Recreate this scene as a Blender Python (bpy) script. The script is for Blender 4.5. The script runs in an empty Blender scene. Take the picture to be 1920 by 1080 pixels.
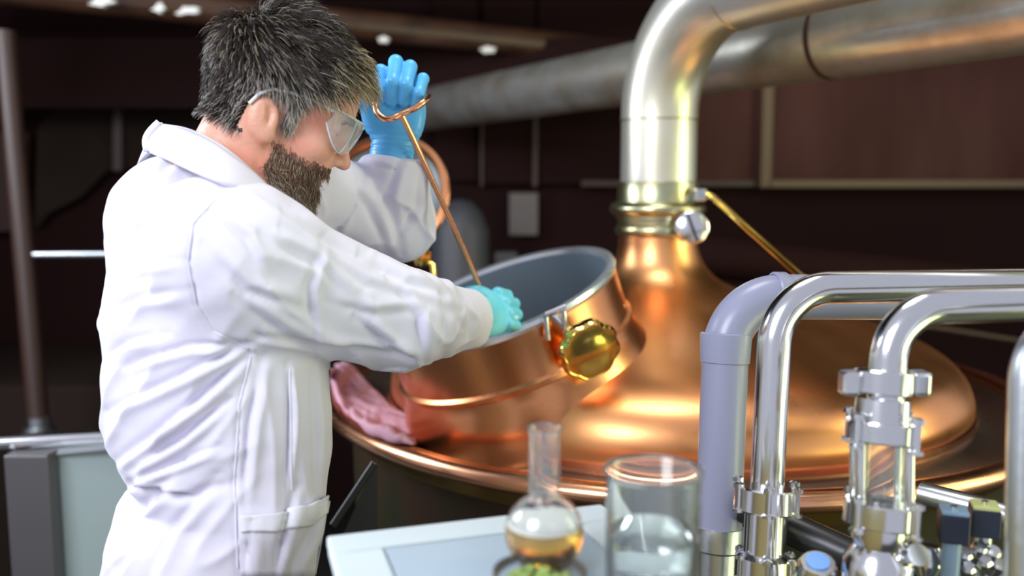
import bpy, bmesh, math, random
import numpy as np
from mathutils import Vector, Matrix, noise
from mathutils.bvhtree import BVHTree
random.seed(7)
RNG = np.random.default_rng(11)
scn = bpy.context.scene
COL = scn.collection

# ------------------------------------------------------------------ camera
FPX = 1650.0
PITCH = math.atan(190.0 / FPX)
CAMZ = 1.6
cd = bpy.data.cameras.new('camera')
cam = bpy.data.objects.new('camera', cd)
COL.objects.link(cam)
cam.location = (0, 0, CAMZ)
cam.rotation_euler = (math.pi / 2 - PITCH, 0, 0)
cd.sensor_width = 36.0
cd.lens = FPX / 1920 * 36.0
cd.clip_start = 0.05
cd.dof.use_dof = True
cd.dof.focus_distance = 1.22
cd.dof.aperture_fstop = 2.0
scn.camera = cam

# ------------------------------------------------------------------ world, lights, exposure
w = bpy.data.worlds.new('world')
scn.world = w
w.use_nodes = True
wn = w.node_tree
wn.nodes.clear()
bg = wn.nodes.new('ShaderNodeBackground')
wo = wn.nodes.new('ShaderNodeOutputWorld')
bg.inputs[0].default_value = (0.82, 0.85, 1.0, 1)
bg.inputs[1].default_value = 0.5
wn.links.new(bg.outputs[0], wo.inputs[0])

def area(name, loc, target, size, power, color, size_y=None):
    l = bpy.data.lights.new(name, 'AREA')
    l.energy = power
    l.color = color
    l.size = size
    if size_y:
        l.shape = 'RECTANGLE'
        l.size_y = size_y
    o = bpy.data.objects.new(name, l)
    COL.objects.link(o)
    o.location = loc
    o.rotation_euler = (Vector(target) - Vector(loc)).to_track_quat('-Z', 'Y').to_euler()
    return o

area('added_key_light', (-1.6, -0.9, 2.9), (-0.1, 1.4, 1.3), 1.3, 68, (0.93, 0.96, 1.0))  # added key lamp at upper left behind the camera, no window there
area('assumed_side_light', (2.9, 1.1, 1.9), (0.4, 1.6, 1.3), 0.8, 32, (0.92, 1.0, 0.50), 1.7)  # assumed unseen source at right: gives the pipes' right sides yellow-green edges
area('low_edge_light', (2.3, 0.2, 0.7), (0.7, 1.3, 1.3), 1.0, 12, (0.88, 1.0, 0.38))  # added lamp, no window: gives the pipes' undersides yellow-green edges
area('back_rake_light', (-2.4, 1.9, 2.4), (-0.3, 1.2, 1.3), 0.9, 40, (0.85, 0.92, 1.0))  # added lamp, no window: rakes the coat folds and whitens its left edge
area('added_overhead_light', (0.2, 1.5, 3.3), (0.1, 1.6, 1.2), 0.7, 14, (1.0, 0.97, 0.9))  # added lamp overhead, no fixture there: weak warm light from above

vs = scn.view_settings
vs.view_transform = 'Standard'
vs.look = 'None'
vs.gamma = 1
vs.use_curve_mapping = False
vs.exposure = 0.35

# ------------------------------------------------------------------ pixel helpers
CP, SP = math.cos(PITCH), math.sin(PITCH)
CR = np.array([1.0, 0, 0])
CF = np.array([0, CP, -SP])
CU = np.array([0, SP, CP])
CO = np.array([0, 0, CAMZ])

def ray(px, py):
    return CF + CR * ((px - 960) / FPX) + CU * ((540 - py) / FPX)

def at(px, py, d):
    return Vector(CO + ray(px, py) * d)

def atz(px, py, z):
    r = ray(px, py)
    return Vector(CO + r * ((z - CAMZ) / r[2]))

def topx(V):
    V = np.asarray(V) - CO
    d = V @ CF
    return 960 + FPX * (V @ CR) / d, 540 - FPX * (V @ CU) / d, d

# ------------------------------------------------------------------ object helpers
def tag(o, label=None, cat=None, group=None, kind=None):
    if label: o['label'] = label
    if cat: o['category'] = cat
    if group: o['group'] = group
    if kind: o['kind'] = kind
    return o

def empty(name, loc, label, cat, group=None):
    o = bpy.data.objects.new(name, None)
    COL.objects.link(o)
    o.location = loc
    o.empty_display_size = 0.05
    return tag(o, label, cat, group)

class MB:
    """collects shapes (world coordinates) and links them as one mesh object"""
    def __init__(s):
        s.v = []; s.f = []; s.m = []
    def add(s, verts, faces, mi=0):
        n = len(s.v)
        s.v += [tuple(float(c) for c in q) for q in verts]
        s.f += [tuple(i + n for i in q) for q in faces]
        s.m += [mi] * len(faces)
        return s
    def box(s, c, size, rot=None, mi=0):
        hx, hy, hz = size[0] / 2, size[1] / 2, size[2] / 2
        R = rot if rot is not None else Matrix.Identity(3)
        c = Vector(c)
        vs_ = [c + R @ Vector((x * hx, y * hy, z * hz)) for x in (-1, 1) for y in (-1, 1) for z in (-1, 1)]
        return s.add(vs_, [(0, 1, 3, 2), (4, 6, 7, 5), (0, 4, 5, 1), (2, 3, 7, 6), (0, 2, 6, 4), (1, 5, 7, 3)], mi)
    def tube(s, pts, r, n=16, cap=True, mi=0, flat=1.0):
        pts = [Vector(p) for p in pts]
        rs = r if isinstance(r, (list, tuple)) else [r] * len(pts)
        t0 = (pts[1] - pts[0]).normalized()
        a = Vector((0, 0, 1)) if abs(t0.z) < .9 else Vector((1, 0, 0))
        u = t0.cross(a).normalized()
        vs_ = []
        for i, p in enumerate(pts):
            if i == 0: t = pts[1] - pts[0]
            elif i == len(pts) - 1: t = pts[-1] - pts[-2]
            else: t = (pts[i + 1] - p).normalized() + (p - pts[i - 1]).normalized()
            t.normalize()
            u = (u - t * u.dot(t)).normalized()
            v = t.cross(u)
            for k in range(n):
                an = 2 * math.pi * k / n
                vs_.append(p + (u * math.cos(an) * rs[i]) + (v * math.sin(an) * rs[i] * flat))
        fs = []
        for i in range(len(pts) - 1):
            for k in range(n):
                a0 = i * n + k; b0 = i * n + (k + 1) % n
                fs.append((a0, b0, b0 + n, a0 + n))
        if cap:
            fs.append(tuple(range(n - 1, -1, -1)))
            fs.append(tuple((len(pts) - 1) * n + k for k in range(n)))
        return s.add(vs_, fs, mi)
    def lathe(s, prof, origin=(0, 0, 0), axis=(0, 0, 1), n=48, mi=0, close=False):
        """prof: list of (r, h)"""
        ax = Vector(axis).normalized()
        a = Vector((1, 0, 0)) if abs(ax.x) < .9 else Vector((0, 1, 0))
        u = (a - ax * a.dot(ax)).normalized(); v = ax.cross(u)
        o = Vector(origin)
        vs_ = []
        for (r, h) in prof:
            for k in range(n):
                an = 2 * math.pi * k / n
                vs_.append(o + ax * h + (u * math.cos(an) + v * math.sin(an)) * r)
        fs = []
        m = len(prof)
        for i in range(m if close else m - 1):
            j = (i + 1) % m
            for k in range(n):
                k2 = (k + 1) % n
                fs.append((i * n + k, i * n + k2, j * n + k2, j * n + k))
        return s.add(vs_, fs, mi)
    def build(s, name, mats, parent=None, smooth=True, bevel=0, subd=0, auto=40):
        me = bpy.data.meshes.new(name)
        me.from_pydata(s.v, [], s.f)
        me.validate()
        o = bpy.data.objects.new(name, me)
        COL.objects.link(o)
        if not isinstance(mats, (list, tuple)): mats = [mats]
        for m in mats: me.materials.append(m)
        if len(s.m) == len(me.polygons):
            me.polygons.foreach_set('material_index', s.m)
        bm = bmesh.new(); bm.from_mesh(me)
        bmesh.ops.remove_doubles(bm, verts=bm.verts, dist=1e-6)
        bmesh.ops.recalc_face_normals(bm, faces=bm.faces)
        for f in bm.faces: f.smooth = smooth
        if smooth and auto:
            for e in bm.edges:
                if len(e.link_faces) == 2 and e.calc_face_angle(0) > math.radians(auto): e.smooth = False
        # put the origin at the mesh's own base
        if parent is None:
            xs = [v.co for v in bm.verts]
            c = Vector((sum(v.x for v in xs) / len(xs), sum(v.y for v in xs) / len(xs), min(v.z for v in xs)))
            for v in bm.verts: v.co -= c
            o.location = c
        bm.to_mesh(me); bm.free()
        if bevel:
            md = o.modifiers.new('bevel', 'BEVEL'); md.width = bevel; md.segments = 3; md.limit_method = 'ANGLE'
        if subd:
            md = o.modifiers.new('subd', 'SUBSURF'); md.levels = subd; md.render_levels = subd
        if parent is not None:
            setpar(o, parent)
        return o

def wloc(p):
    v = Vector((0, 0, 0))
    while p is not None:
        v += p.location; p = p.parent
    return v

def setpar(o, parent):
    o.parent = parent
    o.location = o.location - wloc(parent)

def arc_path(pts, rad, seg=10):
    """round the corners of a polyline"""
    pts = [Vector(p) for p in pts]
    out = [pts[0]]
    for i in range(1, len(pts) - 1):
        p = pts[i]
        a = (pts[i - 1] - p); b = (pts[i + 1] - p)
        la, lb = a.length, b.length
        a.normalize(); b.normalize()
        ang = a.angle(b)
        r = rad if not isinstance(rad, (list, tuple)) else rad[i - 1]
        t = min(r / math.tan(ang / 2), la * .98, lb * .98)
        r = t * math.tan(ang / 2)
        c = p + (a + b).normalized() * (r / math.sin(ang / 2))
        s0 = p + a * t - c; s1 = p + b * t - c
        for k in range(seg + 1):
            w_ = k / seg
            th = s0.angle(s1)
            q = (s0 * math.sin((1 - w_) * th) + s1 * math.sin(w_ * th)) / math.sin(th)
            out.append(c + q)
    out.append(pts[-1])
    return out

# ------------------------------------------------------------------ materials
def mat(name, color, rough=.5, metal=0.0, **kw):
    m = bpy.data.materials.new(name)
    m.use_nodes = True
    nt = m.node_tree
    b = nt.nodes['Principled BSDF']
    b.inputs['Base Color'].default_value = (*color, 1)
    b.inputs['Roughness'].default_value = rough
    b.inputs['Metallic'].default_value = metal
    for k, v in kw.get('inp', {}).items():
        b.inputs[k].default_value = v
    if 'vary' in kw:  # second colour mixed in by noise
        c2, scale, stretch = kw['vary']
        tc = nt.nodes.new('ShaderNodeTexCoord'); mp = nt.nodes.new('ShaderNodeMapping')
        mp.inputs['Scale'].default_value = stretch
        nz = nt.nodes.new('ShaderNodeTexNoise'); nz.inputs['Scale'].default_value = scale; nz.inputs['Detail'].default_value = 6
        rp = nt.nodes.new('ShaderNodeValToRGB')
        rp.color_ramp.elements[0].position = .38; rp.color_ramp.elements[1].position = .66
        rp.color_ramp.elements[0].color = (*color, 1); rp.color_ramp.elements[1].color = (*c2, 1)
        nt.links.new(tc.outputs['Object'], mp.inputs[0]); nt.links.new(mp.outputs[0], nz.inputs['Vector'])
        nt.links.new(nz.outputs[0], rp.inputs[0]); nt.links.new(rp.outputs[0], b.inputs['Base Color'])
        if 'rvary' in kw:
            mr = nt.nodes.new('ShaderNodeMapRange')
            mr.inputs[3].default_value = rough; mr.inputs[4].default_value = kw['rvary']
            mr.inputs[1].default_value = .35; mr.inputs[2].default_value = .7
            nt.links.new(nz.outputs[0], mr.inputs[0]); nt.links.new(mr.outputs[0], b.inputs['Roughness'])
    if 'bump' in kw:
        scale, strength, stretch = kw['bump']
        tc = nt.nodes.new('ShaderNodeTexCoord'); mp = nt.nodes.new('ShaderNodeMapping')
        mp.inputs['Scale'].default_value = stretch
        nz = nt.nodes.new('ShaderNodeTexNoise'); nz.inputs['Scale'].default_value = scale; nz.inputs['Detail'].default_value = 4
        bp = nt.nodes.new('ShaderNodeBump'); bp.inputs['Strength'].default_value = strength; bp.inputs['Distance'].default_value = .01
        nt.links.new(tc.outputs['Object'], mp.inputs[0]); nt.links.new(mp.outputs[0], nz.inputs['Vector'])
        nt.links.new(nz.outputs[0], bp.inputs['Height']); nt.links.new(bp.outputs[0], b.inputs['Normal'])
    return m

S1 = (1, 1, 1)
M = {}
M['copper'] = mat('polished_copper', (.86, .36, .15), .27, 1, vary=((.84, .42, .17), 2.2, (1, 1, 2.5)), rvary=.42, bump=(7, .035, S1))
M['copper_rim'] = mat('copper_rim', (.86, .42, .24), .2, 1, vary=((.74, .36, .20), 5, S1), rvary=.32)
M['copper_tube'] = mat('copper_hatch', (.86, .37, .17), .24, 1, vary=((.82, .34, .14), 4, S1), rvary=.3)
M['tin'] = mat('grey_tinned_flange', (.50, .44, .40), .3, 1, vary=((.30, .24, .20), 6, S1), rvary=.45)
M['steel'] = mat('stainless_steel', (.74, .74, .76), .17, 1)
M['steel_dull'] = mat('brushed_steel', (.55, .58, .60), .32, 1, bump=(60, .05, S1))
M['lining'] = mat('grey_lining', (.26, .33, .39), .36, .55)
M['lip'] = mat('lip_steel', (.66, .71, .76), .26, .8)
M['brass'] = mat('polished_brass', (.88, .60, .16), .14, 1)
M['brass_dull'] = mat('dull_brass', (.56, .50, .28), .3, 1, vary=((.45, .48, .32), 12, S1))
M['duct'] = mat('tinned_brass_duct', (.86, .87, .85), .30, .8, vary=((.72, .68, .52), 3.0, (1, 1, 1)), rvary=.36, bump=(14, .05, S1))
M['duct2'] = mat('weathered_duct', (.72, .72, .68), .28, .8, vary=((.40, .36, .28), 7.0, (1, 1, 1)), rvary=.45, bump=(20, .06, S1))
M['pvc'] = mat('grey_lavender_plastic', (.27, .28, .40), .3)
M['glass'] = mat('clear_glass', (.96, .99, .99), .0, 0, inp={'Transmission Weight': .95, 'IOR': 1.46})
M['clear'] = mat('whitened_clear_plastic', (.90, .95, 1.0), .05, 0, inp={'Transmission Weight': .86, 'IOR': 1.2})  # goggle lens: white diffuse share stands in for whitish reflections
M['beer'] = mat('amber_beer', (.90, .43, .02), .0, 0, inp={'Transmission Weight': 1.0, 'IOR': 1.33})
M['foam'] = mat('pale_foam', (.95, .94, .88), .7, bump=(120, .3, S1))
M['water'] = mat('clear_water', (.9, .95, .95), .0, 0, inp={'Transmission Weight': 1.0, 'IOR': 1.33})
M['tray'] = mat('white_enamel', (.58, .66, .69), .28)
M['tray2'] = mat('pale_blue_panel', (.38, .47, .55), .25)
M['tray_side'] = mat('tan_side', (.36, .27, .16), .5)
M['dark_metal'] = mat('dark_metal', (.045, .045, .05), .35, .6)
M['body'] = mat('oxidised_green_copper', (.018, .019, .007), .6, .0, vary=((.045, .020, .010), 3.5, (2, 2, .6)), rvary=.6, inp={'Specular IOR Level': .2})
M['maroon'] = mat('maroon_panel', (.060, .020, .017), .6, 0, vary=((.085, .033, .028), 5, (1, 1, .25)), inp={'Specular IOR Level': .1})
M['maroon_dark'] = mat('dark_maroon', (.017, .0065, .0065), .7, inp={'Specular IOR Level': .05})
M['wood'] = mat('dark_brown_boards', (.011, .005, .003), .5, vary=((.022, .010, .005), 4, (.3, 3, 1)), inp={'Specular IOR Level': .05})
M['beam'] = mat('brown_beam', (.07, .03, .016), .45, vary=((.03, .012, .008), 6, (1, 1, 1)))
M['tan'] = mat('tan_strip', (.13, .075, .04), .5)
M['rust'] = mat('rusty_brown_paint', (.040, .017, .012), .45)
M['taupe'] = mat('taupe_plaster', (.026, .017, .014), .8, vary=((.018, .012, .010), 2, S1), inp={'Specular IOR Level': .05})
M['flake'] = mat('white_paint_flake', (.85, .82, .78), .6)
M['floor'] = mat('dark_concrete', (.025, .022, .02), .5, vary=((.015, .013, .012), 3, S1))
M['white_panel'] = mat('pale_green_grey_panel', (.38, .47, .48), .25)
M['post'] = mat('grey_post', (.16, .15, .155), .35, .6)
M['grey_far'] = mat('blue_grey_paint', (.05, .05, .062), .5)
M['paper'] = mat('grey_paper', (.13, .11, .11), .7)
M['black'] = mat('navy_black_plastic', (.012, .018, .035), .3)
M['blue'] = mat('blue_grey_plastic', (.20, .30, .42), .35)
M['cyan'] = mat('blue_label', (.18, .40, .85), .35)
M['yellow'] = mat('olive_plastic', (.50, .52, .22), .35)
M['pink'] = mat('pink_cloth', (.62, .34, .42), .9, bump=(180, .15, S1))
M['green'] = mat('green_hops', (.28, .38, .10), .7, bump=(90, .3, S1))
M['coat'] = mat('white_cotton', (.69, .67, .79), .85, bump=(340, .05, S1), inp={'Sheen Weight': .15})
M['coat2'] = mat('white_cotton_seam', (.72, .72, .80), .85)
M['glove'] = mat('blue_nitrile', (.10, .46, .86), .34, inp={'Subsurface Weight': .08}, bump=(50, .08, S1))
M['glove2'] = mat('cyan_nitrile', (.16, .62, .80), .34, bump=(50, .08, S1))
M['skin'] = mat('skin', (.68, .36, .26), .45, vary=((.70, .27, .20), 14, S1), bump=(160, .12, S1), inp={'Subsurface Weight': .12, 'Subsurface Scale': .01})
M['eye'] = mat('eyeball', (.75, .72, .70), .1)
M['iris'] = mat('iris', (.06, .08, .09), .1)
M['hair_dark'] = mat('dark_brown_hair', (.030, .019, .013), .42)
M['hair_grey'] = mat('grey_hair', (.44, .40, .37), .42)
M['hair_blond'] = mat('blond_grey_hair', (.52, .43, .25), .42)
M['beard'] = mat('brown_beard', (.20, .105, .062), .5)
M['beard_grey'] = mat('grey_beard', (.50, .44, .38), .5)
M['trouser'] = mat('dark_trousers', (.03, .035, .05), .8)
M['shoe'] = mat('black_shoe', (.02, .02, .02), .4)
M['ink'] = mat('dark_print', (.03, .04, .07), .5)

# ================================================================== ROOM
WALLY = 4.3
def struct(mb, name, m, **k):
    o = mb.build(name, m, smooth=False, **k)
    return tag(o, kind='structure')

struct(MB().box((.5, 3.0, -.05), (9, 8.0, .1)), 'floor', M['floor'])
struct(MB().box((.5, WALLY + .1, 1.6), (9, .2, 3.4)), 'wall_back', M['maroon_dark'])
struct(MB().box((-3.6, 3.2, 1.6), (.2, 3.0, 3.4)), 'wall_left', M['wood'])
struct(MB().box((.5, 3.1, 3.35), (9, 2.8, .1)), 'ceiling', M['wood'])
def wp(px, py, Y=WALLY):
    r = ray(px, py); return Vector(CO + r * (Y / r[1]))
# maroon cladding boards on the back wall, upper right
n_t = 0
def trim(mb, m, bevel=0):
    global n_t
    n_t += 1
    return struct(mb, 'trim_%d' % n_t, m, bevel=bevel)
def wall_rect(x0, y0, x1, y1, m, th=.05, Y=WALLY, bevel=.004):
    a = wp(x0, y0, Y - th); b = wp(x1, y1, Y - th)
    mb = MB().box(((a.x + b.x) / 2, Y - th / 2, (a.z + b.z) / 2), (abs(b.x - a.x), th, abs(a.z - b.z)))
    return trim(mb, m, bevel)
wall_rect(1440, -60, 2000, 340, M['maroon'], .10)
wall_rect(1302, -60, 1432, 340, M['maroon'], .06)
wall_rect(1010, -60, 1300, 345, M['maroon_dark'], .06)
wall_rect(905, -60, 1003, 345, M['maroon_dark'], .07)
wall_rect(810, -60, 898, 340, M['maroon_dark'], .05)
wall_rect(1432, 160, 1446, 352, M['tan'], .13)
wall_rect(1446, 337, 2000, 352, M['tan'], .14)
wall_rect(1090, 338, 1420, 350, M['rust'], .09)
wall_rect(999, 200, 1008, 350, M['rust'], .09)
wall_rect(900, 200, 906, 350, M['rust'], .09)
# left part of the background: plaster arch shape and boards
def poly_prism(pts, Y, th, m):
    v = [wp(x, y, Y) for x, y in pts]
    n = len(v)
    vs_ = v + [q + Vector((0, th, 0)) for q in v]
    fs = [tuple(range(n)), tuple(range(2 * n - 1, n - 1, -1))] + [(i, i + n, (i + 1) % n + n, (i + 1) % n) for i in range(n)]
    return trim(MB().add(vs_, fs), m)
poly_prism([(70, 240), (105, 195), (160, 172), (230, 170), (380, 195), (420, 430), (260, 315), (200, 320), (150, 370), (90, 400), (66, 430)], WALLY - .08, .06, M['taupe'])
poly_prism([(212, 172), (228, 172), (228, 320), (212, 320)], WALLY - .12, .04, M['rust'])
poly_prism([(-60, 250), (50, 250), (40, 430), (-60, 440)], WALLY - .1, .05, M['rust'])
trim(MB().tube([wp(40, 105, WALLY - .2), wp(130, 140, WALLY - .22), wp(260, 170, WALLY - .2)], .05, 10), M['rust'])
# low dusty ledge seen over the railing
trim(MB().box((-2.35, 3.75, .42), (2.2, .9, .84)), M['taupe'], .01)
# long ceiling beam with flaking white paint, and a thinner beam beside it
bA, bB = at(-150, -38, 2.9), at(1190, 100, 4.1)
beam = MB().tube([bA, bB], .058, 14)
trim(beam, M['beam'])
bC, bD = at(-150, 10, 2.95), at(420, 60, 3.3)
ceil = MB().box((at(900, -40, 3.6)), (4.4, .5, .06))
trim(ceil, M['wood'])
trim(MB().box(at(560, 140, 3.9), (3.0, .10, .30)), M['maroon_dark'])
# flakes of white paint on the beam
for (fx, fy, fw, fh) in ((183, 2, 30, 9), (296, 14, 12, 9), (344, 19, 30, 8), (719, 74, 10, 6), (915, 93, 14, 6)):
    t_ = (fx + 150) / 1340.0
    dd = 1 / ((1 - t_) / 2.9 + t_ / 4.1) - .052
    c = at(fx, fy, dd)
    vs_ = []
    for k in range(14):
        an = k / 14 * 2 * math.pi; rr = 1 + .25 * math.sin(5 * an + fx)
        vs_.append(at(fx + fw * math.cos(an) * rr, fy + fh * math.sin(an) * rr, dd))
    vs2 = [q + Vector((0, .03, 0)) for q in vs_]
    tag(MB().add(vs_ + vs2, [tuple(range(14))] + [(i, (i + 1) % 14, (i + 1) % 14 + 14, i + 14) for i in range(14)]).build('trim_%d' % (50 + fx), M['flake'], smooth=False), kind='structure')

# brown standpipe at the left
lp = empty('standpipe', at(78, 812, 2.9), 'rusty brown vertical pipe standing at the far left behind the railing', 'pipe')
MB().tube([at(10, 60, 2.9), at(30, 300, 2.9), at(72, 790, 2.9)], .033, 18).build('pipe_run', M['rust'], lp)
MB().lathe([(0, 0), (.05, 0), (.05, .02), (.036, .03), (.036, .06), (0, .06)], at(75, 815, 2.9), n=20).build('base_collar', M['steel_dull'], lp)
lr = MB().tube([at(52, 478, 2.9), at(330, 476, 2.9)], .011, 10).build('shelf_rail', M['steel_dull'])
tag(lr, 'thin pale horizontal bar on the dark wall left of the man', 'rail')
# paper sheet on the far wall
a = wp(955, 362, WALLY - .05); b = wp(1008, 440, WALLY - .05)
tag(MB().box(((a.x + b.x) / 2, WALLY - .065, (a.z + b.z) / 2), (b.x - a.x, .02, a.z - b.z)).build('notice_sheet', M['paper'], smooth=False), 'small grey upright sheet on the dark back wall', 'paper sheet')
# blue grey tank standing far behind the hatch
tk = empty('storage_tank', (at(862, 470, 3.6).x, at(862, 470, 3.6).y, 0), 'blurred blue-grey round-topped tank far behind the open hatch', 'tank')
c = at(862, 470, 3.6)
MB().lathe([(0, 1.55), (.05, 1.54), (.09, 1.50), (.12, 1.42), (.12, 0.12), (0, .12)], (c.x, c.y, 0), n=28).build('shell', M['grey_far'], tk)
for k in range(3):
    an = k * 2.1 + .4
    MB().tube([(c.x + .09 * math.cos(an), c.y + .09 * math.sin(an), 0), (c.x + .09 * math.cos(an), c.y + .09 * math.sin(an), .16)], .015, 8).build('leg', M['grey_far'], tk)
c = at(948, 478, 3.7)
tag(MB().box((c.x, c.y, c.z / 2), (.10, .10, c.z + .03)).build('control_cabinet', M['grey_far'], smooth=False, bevel=.01), 'small dark cabinet beside the blurred blue-grey tank', 'cabinet')
# dark sloping duct in the background right
tag(MB().tube([at(1250, 470, 3.3), at(2050, 560, 3.3)], .085, 16).build('dark_duct', M['maroon_dark']), 'dark sloping duct along the back wall behind the kettle', 'duct')
# long low pipe right of the kettle, behind
tag(MB().tube([at(1600, 590, 3.4), at(2050, 660, 3.4)], .012, 10).build('thin_pipe', M['rust']), 'thin brown pipe sloping down behind the kettle at right', 'pipe')

# railing with panels, lower left
rl = empty('guard_railing', (at(60, 1000, 1.9).x, at(60, 1000, 1.9).y, 0), 'polished steel handrail over a pale panel, lower left behind the man', 'railing')
MB().tube([at(-120, 836, 1.9), at(330, 812, 2.05)], .0165, 20).build('handrail', M['steel'], rl)
pa, pb = at(18, 848, 1.92), at(100, 848, 1.92)
def slab(p0, p1, z1, z0, th, m, name, par, bevel=.004):
    d = (p1 - p0); d.z = 0
    an = math.atan2(d.y, d.x)
    c = Vector(((p0.x + p1.x) / 2, (p0.y + p1.y) / 2, (z0 + z1) / 2))
    return MB().box(c, (d.length, th, z1 - z0), Matrix.Rotation(an, 3, 'Z')).build(name, m, par, smooth=False, bevel=bevel)
slab(pa, pb, pa.z, .0, .05, M['post'], 'post', rl)
slab(at(100, 852, 1.95), at(380, 852, 2.1), at(100, 852, 1.95).z, .12, .02, M['white_panel'], 'infill_panel', rl)
slab(at(14, 846, 1.93), at(380, 842, 2.08), at(100, 843, 1.95).z, at(100, 853, 1.95).z, .07, M['steel_dull'], 'panel_cap', rl)

# ================================================================== KETTLE
KX, KY, RIMZ = .395, 2.2, 1.098
RR = .862
kettle = empty('brew_kettle', (KX, KY, 0), 'large domed copper brewing kettle with open round hatch and tall tinned neck', 'kettle')
kp = lambda prof, n=128, **k: MB().lathe(prof, (KX, KY, 0), n=n, **k)
NX = at(1232, 420, 2.2).x
# hatch frame
HC = at(932, 556, 1.84)
HN = Vector((-.326, -.164, .931)).normalized()
HR = .251
# dome profile
prof0 = [(.694, RIMZ - .020), (.696, 1.105), (.694, 1.135), (.682, 1.168), (.655, 1.200), (.605, 1.231), (.535, 1.258), (.45, 1.281), (.37, 1.300), (.28, 1.321), (.20, 1.343), (.15, 1.366), (.118, 1.398), (.102, 1.435), (.094, 1.48), (.093, 1.54), (.093, 1.57)]
def smooth_prof(p, sub=5):
    out = []
    for i in range(len(p) - 1):
        p0 = p[max(i - 1, 0)]; p1 = p[i]; p2 = p[i + 1]; p3 = p[min(i + 2, len(p) - 1)]
        for k in range(sub):
            t = k / sub
            out.append(tuple(.5 * ((2 * p1[j]) + (-p0[j] + p2[j]) * t + (2 * p0[j] - 5 * p1[j] + 4 * p2[j] - p3[j]) * t * t + (-p0[j] + 3 * p1[j] - 3 * p2[j] + p3[j]) * t ** 3) for j in (0, 1)))
    out.append(p[-1])
    return out
mb = kp(smooth_prof(prof0), n=200)
# neck stands slightly left of the rim's centre: shear the upper rings towards it
def necksh(v):
    t = max(0, min(1, (v[2] - 1.12) / .35))
    return (v[0] + (NX - KX) * t, v[1], v[2])
mb.v = [necksh(v) for v in mb.v]
fs = []
for f in mb.f:
    c = sum((Vector(mb.v[i]) for i in f), Vector()) / 4
    q = c - HC; h = q.dot(HN)
    if (q - HN * h).length < HR - .008 and -.5 < h < .05: continue
    fs.append(f)
mb.f = fs; mb.m = [0] * len(fs)
MB_dome = mb.build('dome', M['copper'], kettle)
# flat flange trough + rolled rim
kp([(.68, RIMZ - .010), (.715, RIMZ - .026), (.75, RIMZ - .030), (.80, RIMZ - .018), (.838, RIMZ + .004)]).build('flange', M['tin'], kettle)
rr = .023
kp([(RR - rr + rr * math.cos(a), RIMZ + rr * .85 * math.sin(a)) for a in np.linspace(0, 2 * math.pi, 20, endpoint=False)], close=True, n=160).build('rolled_rim', M['copper_rim'], kettle)
kp([(.694, RIMZ - .02), (.704, RIMZ - .008), (.702, RIMZ + .004), (.693, RIMZ + .008)], n=128).build('dome_bead', M['copper_rim'], kettle)
# body under the rim
kp([(.835, RIMZ - .015), (.815, RIMZ - .04), (.80, RIMZ - .06)]).build('brass_band', M['brass'], kettle)
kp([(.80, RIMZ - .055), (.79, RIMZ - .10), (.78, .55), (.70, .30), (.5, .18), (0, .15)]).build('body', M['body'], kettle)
for k in range(4):
    an = k * math.pi / 2 + .8
    MB().tube([(KX + .6 * math.cos(an), KY + .6 * math.sin(an), .0), (KX + .6 * math.cos(an), KY + .6 * math.sin(an), .32)], .05, 14).build('leg', M['dark_metal'], kettle)
# rivets on the body
for px_, py_ in ((836, 933), (700, 915)):
    pass
# vapour neck: collar rings
MB().lathe([(.094, 1.478), (.101, 1.482), (.104, 1.492), (.101, 1.503), (.097, 1.507), (.097, 1.518), (.102, 1.521), (.102, 1.535)], (NX, KY, 0), n=64).build('neck_collar', M['brass_dull'], kettle)
# ---- hatch
hu = (Vector((1, 0, 0)) - HN * HN.x).normalized(); hv = HN.cross(hu)
hl = lambda prof, n=96, **k: MB().lathe(prof, HC, HN, n=n, **k)
ht = hl([(HR + .030, -.33), (HR + .028, -.20), (HR + .018, -.165), (HR + .008, -.14), (HR + .001, -.12), (HR, -.11), (HR, -.05), (HR + .002, -.012)]).build('hatch_collar', M['copper_tube'], kettle)
hl([(HR + .002, -.012), (HR + .006, -.004), (HR + .004, .004), (HR - .004, .007), (HR - .012, .004), (HR - .015, -.006)]).build('hatch_lip', M['lip'], kettle)
hl([(HR - .015, -.004), (HR - .016, -.08), (HR - .018, -.24), (HR - .03, -.245)]).build('hatch_lining', M['lining'], kettle)
hl([(HR, -.104), (HR + .007, -.109), (HR + .007, -.118), (HR, -.124)]).build('seam_ring', M['copper_tube'], kettle)

def hpt(an, r, h):
    return HC + hu * (r * math.cos(an)) + hv * (r * math.sin(an)) + HN * h
def to_an(px, py):
    r = Vector(ray(px, py)); t = (HC - Vector(CO)).dot(HN) / r.dot(HN)
    q = Vector(CO) + r * t - HC
    return math.atan2(q.dot(hv), q.dot(hu))
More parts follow.
